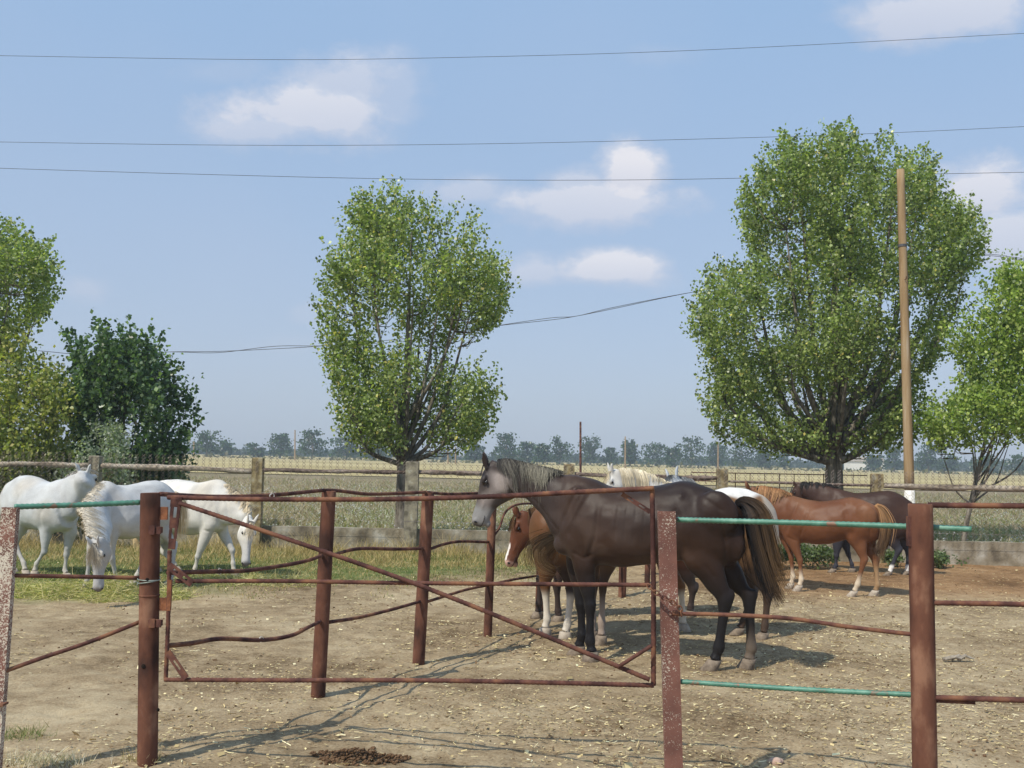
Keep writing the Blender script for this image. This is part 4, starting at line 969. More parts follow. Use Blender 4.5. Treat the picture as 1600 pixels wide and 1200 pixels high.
    if mn:
        cnt, ln, c0, c1 = mn['n'], mn['len'], mn['c0'], mn['c1']; paths = []; cols = []; full = neck
        i0 = int(len(full)*mn.get('from', .1)); sgn = mn.get('side', 1)
        mclp = [(rnd.uniform(i0, len(full)-1.3), rnd.uniform(.55, 1.2), rnd.uniform(.65, 1.35), rnd.gauss(0, .03)) for _ in range(max(24, cnt//7))]
        for _ in range(cnt):
            mq = rnd.choice(mclp); u = min(len(full)-1.02, max(i0, mq[0]+rnd.gauss(0, .22))); i = int(u); f_ = u-i; q = full[i]*(1-f_)+full[i+1]*f_
            tp_, bt_, w_ = Vector(q[:3]), Vector(q[3:6]), q[6]; H = (tp_-bt_).length; uf = (u-i0)/max(1, len(full)-1-i0); l_ = ln*mq[1]*rnd.uniform(.85, 1.1)*(1+.4*mnoise.noise(Vector((u*1.3, 0, 0))))*min(1, .25+uf*3.2); sd2 = sgn if rnd.random() < mn.get('bias', .95) else -sgn
            pth = []; drift = mq[3]+rnd.gauss(0, .008); off = rnd.uniform(.004, .022)
            fw_ = s_['fwd']; th0 = rnd.uniform(-.25, .15)
            for k_ in range(9):
                d_ = l_*k_/8; th = th0+2.2*d_/H; th = min(th, 1.9)
                rr_ = 1.0; c = (tp_+bt_)/2; hv = (tp_-bt_)/2
                lt_ = w_*abs(math.sin(th))**.86*(1-.1*math.cos(th))*(1 if th > 0 else -1)
                p = c+hv*math.cos(th)*(1+off/hv.length)+n*(sd2*(lt_+off))
                if th >= 1.5: p.z -= (d_*.3)
                p += fw_*(drift*k_/8)+Vector((0, 0, -.01*mnoise.noise(Vector((u*2, k_, 1)))))
                if k_ < 2: p += (hv.normalized())*.008
                pth.append(p)
            paths.append(pth); v_ = mq[2]*rnd.uniform(.8, 1.2); mx_ = max(0, min(1, 1.1*math.exp(-((uf-.30)/.24)**2)+.12+.3*(mq[2]-1)+rnd.gauss(0, .12))) if mn.get('c2') else 0
            cA = [a_*(1-mx_*.45)+b_*mx_*.45 for a_, b_ in zip(c0, mn.get('c2', c0))]; cB = [a_*(1-mx_)+b_*mx_ for a_, b_ in zip(c1, mn.get('c2', c1))]
            cols.append(([x_*v_ for x_ in cA], [x_*v_ for x_ in cB]))
        ribbons('mane', paths, cols, mn.get('w', .0045))
        fl_ = s_.get('forelock', 60)
        paths = []; cols = []
        for _ in range(fl_):
            st_ = hp3(.0, .03, rnd.uniform(-.03, .03)); dx = rnd.gauss(0, .035); l2 = s_.get('forelen', .24)*rnd.uniform(.6, 1.1)/.6
            paths.append([st_]+[hp3(l2*k_/6, .052-.008*k_/6+rnd.uniform(0, .008), (rnd.uniform(-.01, .01)+dx*k_/3)) for k_ in range(1, 7)])
            v_ = rnd.uniform(.65, 1.3); cols.append(([x_*v_ for x_ in c0], [x_*v_ for x_ in c1]))
        if fl_: ribbons('forelock', paths, cols, .004)
    tl = s_.get('tail')
    if tl:
        ctr = [P3(q[0], q[1], q[2]) for q in tl['path']]; wid = [q[3] for q in tl['path']]
        cur = crom([[*c, w] for c, w in zip(ctr, wid)], 4); paths = []; cols = []
        clp = [(rnd.gauss(0, .5), rnd.gauss(0, .5), rnd.uniform(.65, 1.35), rnd.uniform(.7, 1.0), rnd.uniform(0, 6)) for _ in range(46)]
        for _ in range(tl['n']):
            cq = rnd.choice(clp); ox, oy = cq[0]+rnd.gauss(0, .16), cq[1]+rnd.gauss(0, .16); endf = cq[3]*rnd.uniform(.88, 1.0) if rnd.random() < .8 else rnd.uniform(.4, .8); pth = []
            m_ = max(5, int(len(cur)*endf)); wv = cq[4]+rnd.uniform(-.15, .15)
            for i in range(m_):
                q = cur[i]; tn = Vector(cur[min(i+1, len(cur)-1)][:3])-Vector(cur[max(i-1, 0)][:3]); tn.normalize(); s1 = tn.cross(n).normalized()
                wob_ = .012*math.sin(i*.5+wv*3)*i/len(cur)
                pth.append(Vector(q[:3])+s1*(ox*q[3]+wob_)+n*(oy*min(q[3], .09)))
            paths.append(pth); v_ = cq[2]*rnd.uniform(.8, 1.2); mixv = max(0, min(1, tl.get('mean', .5)+ox*tl.get('grad', 0)+rnd.gauss(0, .12)+.5*(cq[2]-1)))
            cA = tl['c0']; cB = [a_*(1-mixv)+b_*mixv for a_, b_ in zip(tl['c1'], tl.get('c2', tl['c1']))]
            cols.append(([x_*v_ for x_ in cA], [x_*v_ for x_ in cB]))
        ribbons('tail', paths, cols, tl.get('w', .0045))
        if tl.get('dock', True):
            db = MB(); m_ = max(3, int(len(cur)*.28)); db.tube([Vector(q[:3]) for q in cur[:m_]], (.034, .012), 8)
            o_ = db.build('dock', HAIR, t, True); tint(o_, np.array([tl['c0']]*len(o_.data.vertices)))
    return t

def planemap(gF, gH, facing):
    """sagittal plane through two ground pixels (front feet, hind feet)"""
    a, b = G(*gF), G(*gH); f = (a-b); f.z = 0; f.normalize(); n = Vector((-f.y, f.x, 0))
    if n.y > 0: n = -n                    # towards the camera
    org = (a+b)/2
    def P3(px, py, s=0.0):
        o = org+n*s; d = ray(px, py); tt = (o-EYEP).dot(n)/d.dot(n); return EYEP+d*tt
    def ground(px, s):
        # point on plane offset s at z=0 whose image column is px
        lo_, hi_ = 700, 1400
        for _ in range(40):
            mid = (lo_+hi_)/2
            if P3(px, mid, s).z > 0: lo_ = mid
            else: hi_ = mid
        return P3(px, mid, s)
    return dict(map=P3, ground=ground, lat=n, fwd=f, org=org.copy())

def leftof(info, i):
    J = info['legs'][i]; 
    axy = np.array([[c[0].x, c[0].y, c[0].z] for c in J[6][3:]]); V = info['V']
    d = np.min(((V[:, None, :]-axy[None])**2).sum(2), 1); return d
def owner(info):
    D = np.stack([leftof(info, i) for i in range(len(info['legs']))], 1); return D.argmin(1)
def c_white(tintc=(.74, .72, .68), grey=.0):
    def f(I):
        V = I['V']; z = V[:, 2]; col = np.tile(np.array(tintc), (len(V), 1))
        col = mixa(col, (.50, .43, .33), np.clip(.5*vn(V, 5)+.05, 0, .45))
        col = mixa(col, (.36, .34, .32), np.clip(.5*vn(V, 13, 3)-.02, 0, .3))
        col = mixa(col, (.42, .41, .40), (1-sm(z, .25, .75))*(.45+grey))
        col = mixa(col, (.55, .47, .36), (1-sm(z, .05, .3))*.55)
        h = I['inhead']; col = mixa(col, (.36, .36, .36), h*sm(I['ht'], .35, .75)*.45)
        col = mixa(col, (.13, .12, .12), h*sm(I['ht'], .86, .97)*.85)
        return col
    return f
def base(*a): return lambda V: np.tile(np.array(a), (len(V), 1))

# --- dark horse in front
sp = planemap((914, 1028), (1141, 1046), -1)
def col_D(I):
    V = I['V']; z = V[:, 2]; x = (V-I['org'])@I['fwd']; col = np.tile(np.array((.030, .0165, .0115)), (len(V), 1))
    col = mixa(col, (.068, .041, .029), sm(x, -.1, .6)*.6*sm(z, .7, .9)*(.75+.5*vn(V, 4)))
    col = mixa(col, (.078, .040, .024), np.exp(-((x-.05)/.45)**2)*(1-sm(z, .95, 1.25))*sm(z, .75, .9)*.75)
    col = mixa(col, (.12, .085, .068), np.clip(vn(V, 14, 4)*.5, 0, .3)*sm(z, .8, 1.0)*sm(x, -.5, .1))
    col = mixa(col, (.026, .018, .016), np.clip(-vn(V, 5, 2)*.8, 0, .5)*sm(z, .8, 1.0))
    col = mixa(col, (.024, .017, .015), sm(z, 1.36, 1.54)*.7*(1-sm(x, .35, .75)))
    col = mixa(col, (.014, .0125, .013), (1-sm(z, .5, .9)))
    own = owner(I); fh = np.isin(own, [k for k, l in enumerate(I['legs']) if l[0] == 'H' and l[1] < 0])
    col = mixa(col, (.16, .125, .095), (1-sm(z, .1, .42))*fh*.85)
    col = mixa(col, (.12, .10, .09), (1-sm(z, .0, .1))*.6)
    nf = sm(x, .72, 1.0); col = mixa(col, (.04, .032, .031), nf*.75)
    h = I['inhead']; face = h*np.clip(.5+.75*vn(V, 11), .12, 1)
    col = mixa(col, (.36, .31, .285), np.clip(face*1.2*sm(I['ht'], -.02, .12)*(1-sm(I['hu'], -.04, .02)*(1-sm(I['ht'], .35, .5))*.8), 0, .9))
    col = mixa(col, (.07, .058, .056), h*sm(-I['hu'], .20, .30)*(1-sm(I['ht'], .5, .7))*.6)
    col = mixa(col, (.045, .038, .038), h*np.exp(-((I['ht']-.12)/.16)**2)*sm(I['hu'], -.07, 0.01)*.9)
    col = mixa(col, (.27, .27, .265), h*sm(I['ht'], .6, .75)*.8)
    col = mixa(col, (.05, .05, .052), h*sm(I['ht'], .95, 1.0)*.8)
    return col
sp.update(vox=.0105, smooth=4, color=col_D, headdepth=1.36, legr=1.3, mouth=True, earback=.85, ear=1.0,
    trunk=[((1163, 808), (1162, 840), .06), ((1155, 793), (1158, 868), .14), ((1135, 776), (1140, 884), .205), ((1108, 760), (1110, 884), .245), ((1075, 752), (1074, 876), .265), ((1040, 756), (1036, 879), .28), ((1000, 762), (992, 884), .29), ((962, 760), (952, 884), .285), ((930, 750), (918, 880), .245), ((905, 744), (896, 874), .205), ((886, 741), (880, 864), .18)],
    neck=[((868, 737), (866, 840), .14), ((845, 732), (852, 812), .105), ((820, 726), (836, 796), .088), ((798, 721), (822, 782), .08), ((780, 722), (806, 774), .075)],
    head=((764, 727), (735, 817), (-1, 0, .3)),
    legs=[('F', 1, [(893, 812), (910, 868), (922, 944), (922, 1003), (926, 1033)]), ('F', -1, [(893, 812), (902, 866), (908, 944), (909, 993), (902, 1018)]),
          ('H', 1, [(1112, 805), (1096, 868), (1134, 936), (1123, 1012), (1112, 1043)]), ('H', -1, [(1120, 808), (1118, 872), (1170, 934), (1174, 1012), (1168, 1040)])],
    grooves=[([(910, 752), (890, 788), (874, 826)], .016, .022), ([(938, 792), (932, 838), (918, 874)], .016, .024), ([(893, 862), (912, 872), (930, 866)], .012, .016),
             ([(1058, 792), (1062, 830), (1074, 866)], .022, .035), ([(1122, 795), (1134, 845), (1136, 895)], .012, .016), ([(824, 776), (850, 806), (872, 832)], .014, .016),
             ([(1064, 774)], -.022, .03), ([(918, 764), (900, 800), (884, 832)], -.008, .018), ([(1100, 880), (1118, 905)], .010, .018), ([(1095, 775), (1135, 800)], .008, .02),
             ([(968, 790), (962, 850)], .004, .012), ([(982, 788), (977, 852)], .004, .012), ([(996, 788), (992, 852)], .004, .012), ([(1010, 788), (1007, 850)], .004, .012), ([(1024, 790), (1022, 848)], .003, .012),
             ([(906, 890), (912, 925)], .007, .012), ([(960, 868), (1040, 872)], .006, .02)],
    blobs=[(900, 800, .165, .10, .24, .05), (905, 852, .16, .12, .10, .05), (1118, 805, .18, .20, .22, .09), (1085, 868, .16, .10, .12, .06), (960, 845, .17, .3, .16, .1), (1150, 850, .1, .08, .16, .07), (1080, 862, .14, .1, .11, .07), (880, 850, .06, .09, .1, .09)],
    mane=dict(n=900, len=.24, c0=(.022, .02, .022), c1=(.06, .056, .052), c2=(.27, .25, .19), side=1, w=.003, band=True, **{'from': .12}), forelock=34, forelen=.13,
    tail=dict(n=1300, path=[(1150, 788, 0, .02), (1164, 788, .02, .05), (1178, 806, .03, .09), (1187, 845, .03, .105), (1197, 885, .03, .115), (1211, 922, .03, .13), (1226, 952, .03, .135)], c0=(.013, .012, .013), c1=(.014, .012, .012), c2=(.17, .10, .046), grad=-.5, mean=.34, w=.003))
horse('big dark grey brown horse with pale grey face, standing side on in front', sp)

# --- three white horses on the left
sp = planemap((81, 901), (28, 895), 1)
sp.update(vox=.016, color=c_white((.52, .53, .53), .1), ear=.65, pale=True, hoofmat=HOOFP, scale=.9,
    trunk=[((2, 778), (4, 800), .07), ((8, 764), (12, 812), .15), ((20, 751), (24, 822), .22), ((38, 742), (42, 826), .27), ((60, 746), (63, 828), .29), ((78, 753), (83, 831), .28), ((92, 750), (98, 830), .24), ((102, 747), (109, 826), .2)],
    neck=[((108, 744), (118, 808), .15), ((115, 741), (126, 783), .115), ((122, 739), (133, 765), .095)],
    head=((130, 738), tuple(at(152, 765, 14.05)), (0, .25, 1)),
    legs=[('F', 1, [(85, 795), (73, 828), (69, 862), (57, 881), (52, 897)]), ('F', -1, [(98, 800), (110, 828), (104, 866), (101, 893), (106, 908)]),
          ('H', 1, [(20, 790), (28, 822), (24, 852), (37, 880), (41, 892)]), ('H', -1, [(18, 790), (30, 822), (14, 855), (18, 884), (22, 898)])],
    mane=dict(n=260, len=.14, c0=(.5, .47, .42), c1=(.45, .42, .37), side=-1, w=.005), forelen=.2,
    tail=dict(n=200, path=[(4, 775, 0, .02), (-2, 800, 0, .07), (2, 850, 0, .1), (8, 885, 0, .1)], c0=(.5, .45, .36), c1=(.35, .25, .14)))
sp['grooves'] = [([(98, 762), (103, 795), (108, 822)], .014, .024), ([(78, 785), (70, 806), (68, 824)], .014, .026), ([(38, 770), (34, 800), (34, 822)], .018, .035), ([(36, 758)], -.015, .03)]
horse('white horse at the far left with raised hind foot and head turned away', sp)

sp = planemap((335, 899), (246, 892), 1)
pollC = at(391, 815, 13.35)
sp.update(vox=.015, color=c_white((.68, .66, .61)), pale=True, hoofmat=HOOFP, scale=.92,
    trunk=[((221, 782), (222, 803), .06), ((225, 770), (228, 820), .15), ((236, 759), (240, 829), .22), ((254, 750), (256, 832), .265), ((282, 749), (280, 834), .28), ((308, 754), (302, 836), .29), ((328, 750), (322, 834), .255), ((342, 749), (337, 832), .215), ((352, 755), (349, 829), .185)],
    neck=[((362, 764), (360, 822), .14), ((374, 773), (368, 820), .115), ((386, 787), (374, 821), .10), ((394, 801), (380, 824), .088)],
    head=(tuple(pollC), tuple(at(386, 884, 13.2)), (.62, -.85, .1)),
    legs=[('F', 1, [(335, 798), (324, 829), (309, 870), (305, 889), (302, 903)]), ('F', -1, [(340, 800), (347, 828), (363, 860), (364, 880), (366, 893)]),
          ('H', 1, [(238, 792), (250, 830), (238, 864), (243, 886), (246, 898)]), ('H', -1, [(240, 792), (262, 832), (256, 862), (272, 884), (277, 896)])],
    mane=dict(n=420, len=.13, c0=(.68, .58, .42), c1=(.6, .5, .34), side=1, bias=.8, w=.005), forelen=.26,
    tail=dict(n=220, path=[(224, 775, 0, .02), (217, 800, 0, .07), (216, 840, 0, .09), (217, 868, 0, .08)], c0=(.7, .6, .42), c1=(.62, .46, .25)))
sp['grooves'] = [([(348, 760), (352, 795), (356, 822)], .014, .024), ([(326, 785), (318, 806), (318, 828)], .014, .026), ([(262, 775), (258, 800), (256, 826)], .018, .035), ([(262, 762)], -.015, .03), ([(330, 760), (338, 800)], -.008, .02), ([(318, 828), (332, 832)], .01, .016)]
horse('bright white horse seen side on, grazing towards the gate diagonal', sp)

# B: front view, local coordinates
gB = G(162, 924); fB = Vector((-.50, -.87, 0)).normalized(); nB = Vector((-fB.y, fB.x, 0)); nB = nB if nB.x > 0 else -nB
SB = .9
oB = Vector((gB.x, gB.y, 0))-fB*.30
def PB(x, z, s=0.0): return oB+fB*(x*SB)+nB*s+Vector((0, 0, z*SB))
def groundB(px, s): return oB+fB*(px*SB)+nB*s
pB = at(149, 848, 10.95); mB = at(150, 925, 10.98)
pB2 = ((pB-oB).dot(fB)/SB, pB.z/SB)
xB = (pB-oB).dot(fB)/SB; sBn = (pB-oB).dot(nB); zB = pB.z/SB
neckB = []
for u_, h_, w_ in ((.3, .27, .165), (.55, .215, .135), (.78, .175, .115), (.95, .15, .10)):
    cxB, czB, csB = .52+(xB-.06-.52)*u_, 1.12+(zB-.04-1.12)*u_**1.15, sBn*u_
    neckB.append(((cxB+h_*.80, czB+h_*.55, csB), (cxB-h_*.80, czB-h_*.55, csB), w_))
sp = dict(map=PB, ground=groundB, lat=nB, fwd=fB, org=oB, vox=.014, color=c_white((.55, .55, .54), .1), pale=True, hoofmat=HOOFP, scale=SB, legw=.15,
    trunk=[((-.80, 1.24), (-.80, 1.08), .06), ((-.74, 1.34), (-.76, .98), .16), ((-.6, 1.44), (-.62, .82), .25), ((-.42, 1.49), (-.42, .76), .30), ((-.2, 1.46), (-.2, .70), .35), ((.02, 1.42), (0, .68), .36), ((.22, 1.43), (.2, .70), .32), ((.36, 1.49), (.36, .76), .25), ((.47, 1.47), (.52, .82), .215)],
    neck=neckB,
    head=(tuple(pB), tuple(mB), (-.1, -1, .2)), headwidth=1.12,
    legs=[('F', 1, [(.42, 1.1), (.36, .85), (.34, .46), (.24, .14), (.20, 0)]), ('F', -1, [(.42, 1.1), (.40, .85), (.48, .46), (.50, .14), (.54, 0)]),
          ('H', 1, [(-.55, 1.2), (-.42, .9), (-.72, .55), (-.70, .14), (-.64, 0)]), ('H', -1, [(-.55, 1.2), (-.3, .88), (-.5, .5), (-.32, .14), (-.25, 0)])],
    mane=dict(n=1500, len=.25, c0=(.6, .55, .46), c1=(.54, .46, .33), side=-1, bias=.8, w=.0034, **{'from': .05}), forelen=.3, forelock=130, earback=.9,
    tail=dict(n=200, path=[(-.8, 1.3, 0, .02), (-.92, 1.15, 0, .08), (-.95, .8, .0, .12), (-.92, .4, 0, .1)], c0=(.6, .5, .35), c1=(.62, .46, .24)))
horse('white horse facing the camera with blond mane, muzzle down in the green hay', sp)

# --- pinto behind the dark horse
sp = planemap((935, 1003), (1172, 996), -1)
def col_F(I):
    V = I['V']; z = V[:, 2]; x = (V-I['org'])@I['fwd']; s = (V-I['org'])@I['n']; col = np.tile(np.array((.20, .105, .045)), (len(V), 1))
    w = sm(z+.06*vn(V, 5)-s*.42, 1.31, 1.37); col = mixa(col, (.74, .71, .66), w*sm(-x, -.1, .2))
    but = sm(-x, .83, .90)*sm(z, .75, .95)
    col = mixa(col, (.62, .55, .45), but*.7)
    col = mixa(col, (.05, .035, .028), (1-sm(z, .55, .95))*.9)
    own = owner(I); fr_ = np.isin(own, [k for k, l in enumerate(I['legs']) if l[0] == 'F'])
    col = mixa(col, (.34, .27, .22), (1-sm(z, .3, .52))*fr_)
    return col
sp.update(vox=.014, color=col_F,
    trunk=[((1211, 808), (1210, 835), .06), ((1204, 790), (1206, 858), .15), ((1188, 774), (1188, 872), .22), ((1160, 762), (1160, 876), .255), ((1130, 763), (1126, 872), .27), ((1085, 770), (1080, 876), .28), ((1035, 772), (1030, 874), .27), ((990, 768), (985, 870), .23), ((966, 768), (962, 862), .2)],
    neck=[((950, 776), (952, 848), .14), ((932, 790), (940, 842), .11), ((918, 800), (930, 840), .09)],
    head=((912, 802), (897, 868), (-1, 0, .3)),
    legs=[('F', 1, [(975, 812), (956, 866), (942, 912), (940, 975), (940, 1003)]), ('F', -1, [(975, 812), (945, 866), (928, 912), (926, 970), (925, 995)]),
          ('H', 1, [(1180, 805), (1168, 868), (1200, 928), (1195, 978), (1192, 1001)]), ('H', -1, [(1180, 805), (1160, 866), (1176, 925), (1162, 970), (1152, 992)])],
    mane=dict(n=160, len=.15, c0=(.1, .06, .03), c1=(.1, .06, .03)), forelock=20)
horse('brown and white pinto horse mostly hidden behind the dark horse rump', sp)

# --- chestnut seen from behind (tail swishing left)
sp = planemap((1062, 984), (867, 994), 1)
def col_G(I):
    V = I['V']; z = V[:, 2]; x = (V-I['org'])@I['fwd']; s = (V-I['org'])@I['n']; col = np.tile(np.array((.14, .064, .028)), (len(V), 1))
    col = mixa(col, (.28, .15, .065), np.clip(.5*vn(V, 6), 0, .4))
    own = owner(I); nh = np.isin(own, [k for k, l in enumerate(I['legs']) if l[0] == 'H' and l[1] > 0])
    col = mixa(col, (.045, .03, .025), nh*(1-sm(z, .62, .85)))
    col = mixa(col, (.62, .56, .47), (1-sm(z, .36, .46)))
    return col
sp.update(vox=.014, color=col_G, hoofmat=HOOFP,
    trunk=[((832, 812), (833, 838), .08), ((837, 797), (836, 862), .16), ((850, 785), (848, 878), .22), ((873, 777), (870, 876), .255), ((905, 779), (900, 870), .27), ((940, 783), (935, 868), .27), ((978, 781), (973, 866), .26), ((1006, 777), (1002, 862), .22), ((1024, 780), (1024, 858), .19)],
    neck=[((1040, 788), (1044, 850), .14), ((1058, 798), (1060, 846), .1), ((1074, 806), (1075, 846), .085)],
    head=((1080, 808), (1108, 868), (1, 0, .3)),
    legs=[('F', 1, [(1010, 812), (1030, 862), (1064, 915), (1067, 962), (1067, 981)]), ('F', -1, [(1010, 812), (1035, 862), (1046, 915), (1048, 958), (1048, 975)]),
          ('H', 1, [(868, 815), (886, 872), (893, 922), (886, 978), (880, 999)]), ('H', -1, [(862, 815), (856, 872), (852, 915), (855, 968), (849, 987)])],
    tail=dict(n=260, dock=False, w=.003, path=[(846, 792, .2, .02), (868, 812, .3, .05), (874, 838, .34, .07), (856, 850, .36, .10), (842, 864, .36, .13), (848, 882, .34, .12), (866, 892, .32, .09), (880, 884, .30, .07)], c0=(.2, .11, .05), c1=(.17, .11, .06), c2=(.36, .25, .13), grad=.3))
horse('chestnut horse with white stockings seen at the rump, tail swished aside', sp)

# --- chestnut whose head shows under the dark horse throat
sp = planemap((858, 968), (1068, 962), -1)
def col_E(I):
    V = I['V']; z = V[:, 2]; col = np.tile(np.array((.125, .047, .024)), (len(V), 1))
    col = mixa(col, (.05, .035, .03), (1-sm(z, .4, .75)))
    h = I['inhead']; lat = np.abs(I['hlat'])
    col = mixa(col, (.78, .72, .66), h*sm(I['ht'], .55, .62)*(lat < .026)*(I['hu'] > -.02))
    col = mixa(col, (.52, .33, .27), h*sm(I['ht'], .88, .94))
    return col
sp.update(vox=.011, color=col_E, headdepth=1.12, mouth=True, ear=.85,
    trunk=[((1082, 806), (1082, 826), .07), ((1076, 793), (1078, 850), .15), ((1060, 783), (1060, 860), .21), ((1035, 778), (1035, 860), .24), ((1005, 781), (1000, 860), .26), ((970, 783), (965, 864), .26), ((935, 782), (930, 862), .24), ((905, 780), (898, 860), .2), ((885, 782), (878, 852), .17)],
    neck=[((868, 785), (862, 846), .13), ((850, 790), (850, 848), .1), ((836, 795), (842, 850), .088), ((824, 800), (834, 846), .08)],
    head=((811, 804), (787, 882), (-1, -.25, .3)),
    legs=[('F', 1, [(890, 812), (880, 862), (870, 915), (872, 962), (874, 979)]), ('F', -1, [(890, 812), (866, 860), (844, 905), (842, 944), (841, 958)]),
          ('H', 1, [(1060, 815), (1060, 860), (1083, 920), (1079, 955), (1078, 970)]), ('H', -1, [(1060, 815), (1050, 860), (1060, 915), (1050, 950), (1046, 962)])],
    mane=dict(n=420, len=.3, c0=(.16, .085, .04), c1=(.11, .06, .03), side=1, w=.004), forelock=110, forelen=.22)
horse('chestnut horse whose blazed head shows beneath the throat of the dark horse', sp)

# --- white and grey behind
sp = planemap((1045, 905), (1150, 904), -1)
sp.update(vox=.016, color=c_white((.62, .61, .58)), pale=True, hoofmat=HOOFP, scale=.9,
    trunk=[((1183, 800), (1183, 815), .06), ((1177, 786), (1178, 836), .14), ((1160, 772), (1160, 845), .2), ((1138, 767), (1138, 842), .25), ((1110, 770), (1110, 848), .27), ((1082, 769), (1080, 848), .26), ((1062, 762), (1056, 845), .22), ((1046, 756), (1040, 836), .18)],
    neck=[((1026, 747), (1024, 802), .13), ((1002, 738), (1006, 778), .10), ((980, 734), (988, 765), .085), ((966, 735), (974, 760), .075)],
    head=((957, 737), (936, 796), (-1, -.3, .3)), earback=.9, ear=1.05,
    legs=[('F', 1, [(1050, 800), (1045, 840), (1042, 872), (1042, 897), (1040, 905)]), ('F', -1, [(1050, 800), (1052, 840), (1052, 872), (1052, 893), (1050, 903)]),
          ('H', 1, [(1160, 800), (1150, 842), (1168, 870), (1167, 893), (1165, 905)]), ('H', -1, [(1160, 800), (1155, 842), (1176, 868), (1172, 890), (1172, 900)])],
    mane=dict(n=420, len=.30, c0=(.72, .64, .48), c1=(.66, .56, .38), side=1, w=.006), forelock=40)
horse('white horse with cream mane, only neck and ears above the dark horse back', sp)
sp = planemap((1092, 897), (1190, 893), -1)
sp.update(vox=.017, color=c_white((.42, .44, .46), .2), pale=True, scale=.9,
    trunk=[((1210, 808), (1210, 822), .06), ((1203, 796), (1203, 838), .14), ((1185, 788), (1185, 845), .2), ((1160, 784), (1160, 842), .24), ((1132, 785), (1130, 846), .26), ((1108, 776), (1105, 845), .22), ((1095, 765), (1092, 838), .18)],
    neck=[((1084, 755), (1082, 800), .13), ((1072, 749), (1073, 782), .10), ((1060, 747), (1064, 772), .085)],
    head=((1052, 746), tuple(at(1040, 796, 14.7)), (-.55, -.8, .3)), ear=.9, earback=.9,
    legs=[('F', 1, [(1098, 800), (1096, 842), (1096, 872), (1096, 890), (1095, 903)]), ('F', -1, [(1098, 800), (1090, 842), (1088, 872), (1087, 888), (1086, 900)]),
          ('H', 1, [(1190, 805), (1185, 842), (1200, 868), (1196, 885), (1194, 897)]), ('H', -1, [(1190, 805), (1178, 842), (1190, 868), (1186, 883), (1182, 894)])],
    mane=dict(n=220, len=.16, c0=(.12, .125, .13), c1=(.3, .3, .3), side=1, w=.005), forelock=60)
horse('grey horse with dark ear tips peeping over the dark horse back', sp)

# --- chestnut side on, right
sp = planemap((1241, 921), (1349, 930), -1)
def col_J(I):
    V = I['V']; z = V[:, 2]; col = np.tile(np.array((.132, .050, .022)), (len(V), 1))
    col = mixa(col, (.21, .10, .05), np.clip(.15+.6*vn(V, 5), 0, .6)*sm(z, .8, 1.1))
    col = mixa(col, (.16, .065, .03), (1-sm(z, .66, .74))*sm(z, .6, .66)*.6)
    col = mixa(col, (.2, .09, .045), (1-sm(z, .45, .8))*.5)
    own = owner(I); fl2 = (I['legs'][own[0]] is not None)
    isF = np.isin(own, [k for k, l in enumerate(I['legs']) if not (l[0] == 'H' and l[1] < 0)])
    col = mixa(col, (.66, .56, .42), (1-sm(z, .17, .33))*isF*.85)
    col = mixa(col, (.4, .27, .15), (1-sm(z, .3, .5))*(~isF)*.7)
    return col
sp.update(vox=.0135, color=col_J, hoofmat=HOOFP, scale=.9, legw=.12,
    trunk=[((1377, 806), (1377, 826), .06), ((1371, 793), (1374, 842), .14), ((1354, 783), (1356, 848), .2), ((1332, 777), (1332, 842), .25), ((1310, 780), (1310, 846), .275), ((1288, 783), (1286, 851), .29), ((1266, 781), (1261, 849), .265), ((1250, 777), (1243, 845), .225), ((1237, 773), (1229, 840), .19)],
    neck=[((1222, 768), (1214, 830), .155), ((1206, 764), (1204, 812), .12), ((1192, 762), (1193, 796), .095), ((1181, 762), (1183, 786), .085)],
    head=((1172, 765), (1152, 822), (-1, 0, .3)),
    legs=[('F', 1, [(1228, 808), (1238, 842), (1250, 875), (1252, 906), (1247, 922)]), ('F', -1, [(1228, 808), (1228, 840), (1236, 868), (1239, 902), (1234, 916)]),
          ('H', 1, [(1350, 800), (1338, 838), (1350, 875), (1340, 911), (1331, 929)]), ('H', -1, [(1352, 800), (1352, 840), (1368, 877), (1371, 914), (1366, 929)])],
    grooves=[([(1247, 784), (1236, 812), (1226, 838)], .013, .022), ([(1264, 798), (1258, 820), (1250, 840)], .013, .024), ([(1322, 795), (1324, 820), (1332, 842)], .018, .035), ([(1356, 800), (1360, 825), (1358, 850)], .010, .016), ([(1322, 786)], -.018, .03), ([(1228, 838), (1245, 846)], .01, .016)],
    blobs=[(1233, 812, .13, .13, .15, .05), (1352, 806, .14, .16, .18, .07)],
    mane=dict(n=520, len=.26, c0=(.28, .13, .055), c1=(.34, .19, .09), side=1, w=.005), forelock=30,
    tail=dict(n=420, path=[(1368, 790, .0, .02), (1378, 800, .02, .05), (1384, 822, .03, .08), (1381, 845, .03, .075), (1374, 866, .03, .075), (1369, 882, .02, .06)], c0=(.33, .18, .08), c1=(.045, .03, .022), c2=(.2, .12, .06), grad=-.5, mean=.25))
horse('plump chestnut horse standing side on left of the thick right post', sp)
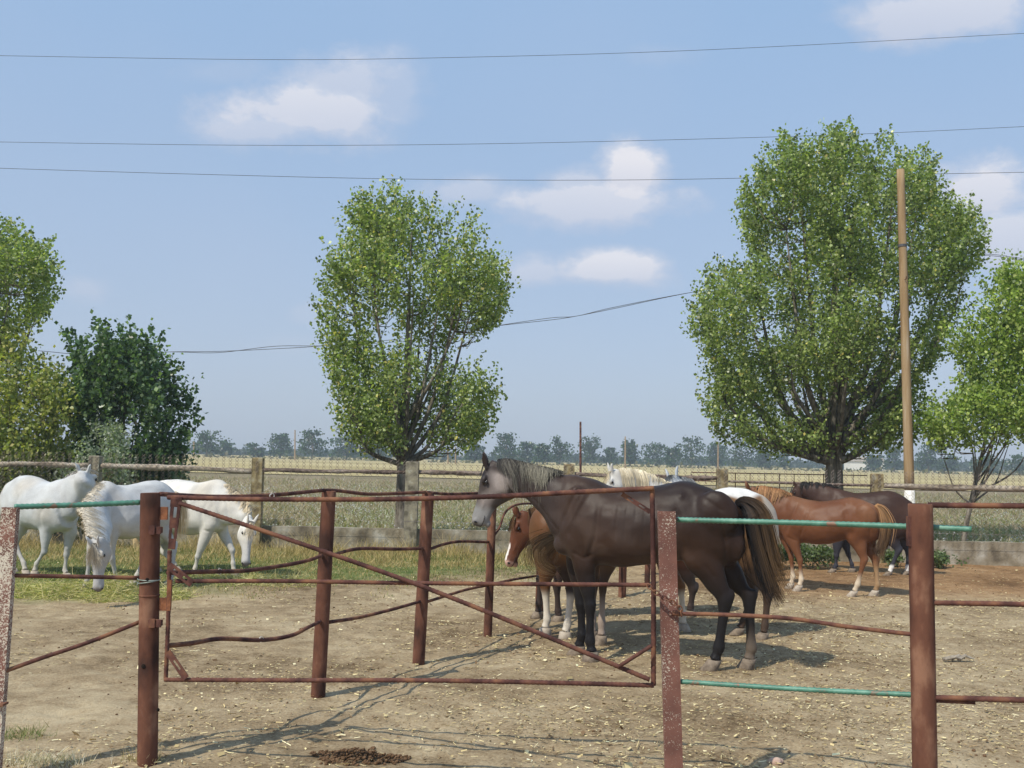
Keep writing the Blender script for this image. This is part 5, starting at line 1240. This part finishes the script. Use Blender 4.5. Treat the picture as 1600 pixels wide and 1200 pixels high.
# --- dark bay behind it
sp = planemap((1318, 894), (1402, 899), -1)
def col_K(I):
    V = I['V']; z = V[:, 2]; col = np.tile(np.array((.045, .024, .018)), (len(V), 1))
    col = mixa(col, (.08, .04, .026), np.clip(.2+.5*vn(V, 4), 0, .6)*sm(z, .8, 1.1))
    col = mixa(col, (.04, .04, .05), (1-sm(z, .4, .75)))
    own = owner(I); hh_ = np.isin(own, [k for k, l in enumerate(I['legs']) if l[0] == 'H'])
    col = mixa(col, (.8, .77, .72), (1-sm(z, .14, .19))*hh_)
    return col
sp.update(vox=.016, color=col_K, scale=.95, ear=.8,
    trunk=[((1437, 800), (1437, 818), .06), ((1429, 788), (1431, 838), .15), ((1412, 775), (1412, 844), .21), ((1391, 766), (1391, 840), .25), ((1366, 768), (1365, 838), .27), ((1340, 770), (1336, 840), .27), ((1321, 766), (1317, 838), .23), ((1309, 762), (1304, 832), .19)],
    neck=[((1294, 758), (1289, 812), .14), ((1276, 756), (1274, 792), .105), ((1260, 755), (1260, 780), .09), ((1250, 756), (1252, 775), .08)],
    head=((1244, 758), (1227, 800), (-1, .2, .3)),
    legs=[('F', 1, [(1308, 800), (1310, 838), (1307, 868), (1306, 884), (1301, 894)]), ('F', -1, [(1308, 800), (1318, 838), (1325, 864), (1331, 882), (1333, 891)]),
          ('H', 1, [(1408, 800), (1392, 838), (1404, 860), (1393, 886), (1388, 899)]), ('H', -1, [(1410, 800), (1406, 838), (1419, 860), (1418, 885), (1416, 898)])],
    mane=dict(n=260, len=.14, c0=(.02, .018, .018), c1=(.03, .027, .026), side=1, w=.006), forelock=20,
    tail=dict(n=240, path=[(1430, 790, 0, .02), (1439, 805, 0, .06), (1438, 840, 0, .1), (1432, 872, 0, .1)], c0=(.02, .018, .018), c1=(.03, .025, .022)))
horse('dark bay horse behind the plump chestnut with white hind socks', sp)

# ------------------------------------------------------------------ haze
mb = MB(); mb.box((0, 200, 9), (500, 0, 0), (0, 270, 0), (0, 0, 10.2))
hm = bpy.data.materials.new('haze'); hm.use_nodes = True; ht = hm.node_tree; ht.nodes.clear()
ho = ht.nodes.new('ShaderNodeOutputMaterial'); hv = ht.nodes.new('ShaderNodeVolumePrincipled')
hv.inputs['Density'].default_value = .0010; hv.inputs['Color'].default_value = (.80, .91, 1.0, 1); hv.inputs['Anisotropy'].default_value = .0
ht.links.new(hv.outputs[0], ho.inputs['Volume'])
tag(mb.build('haze', hm), 'thin morning haze over the fields', 'haze', kind='stuff')
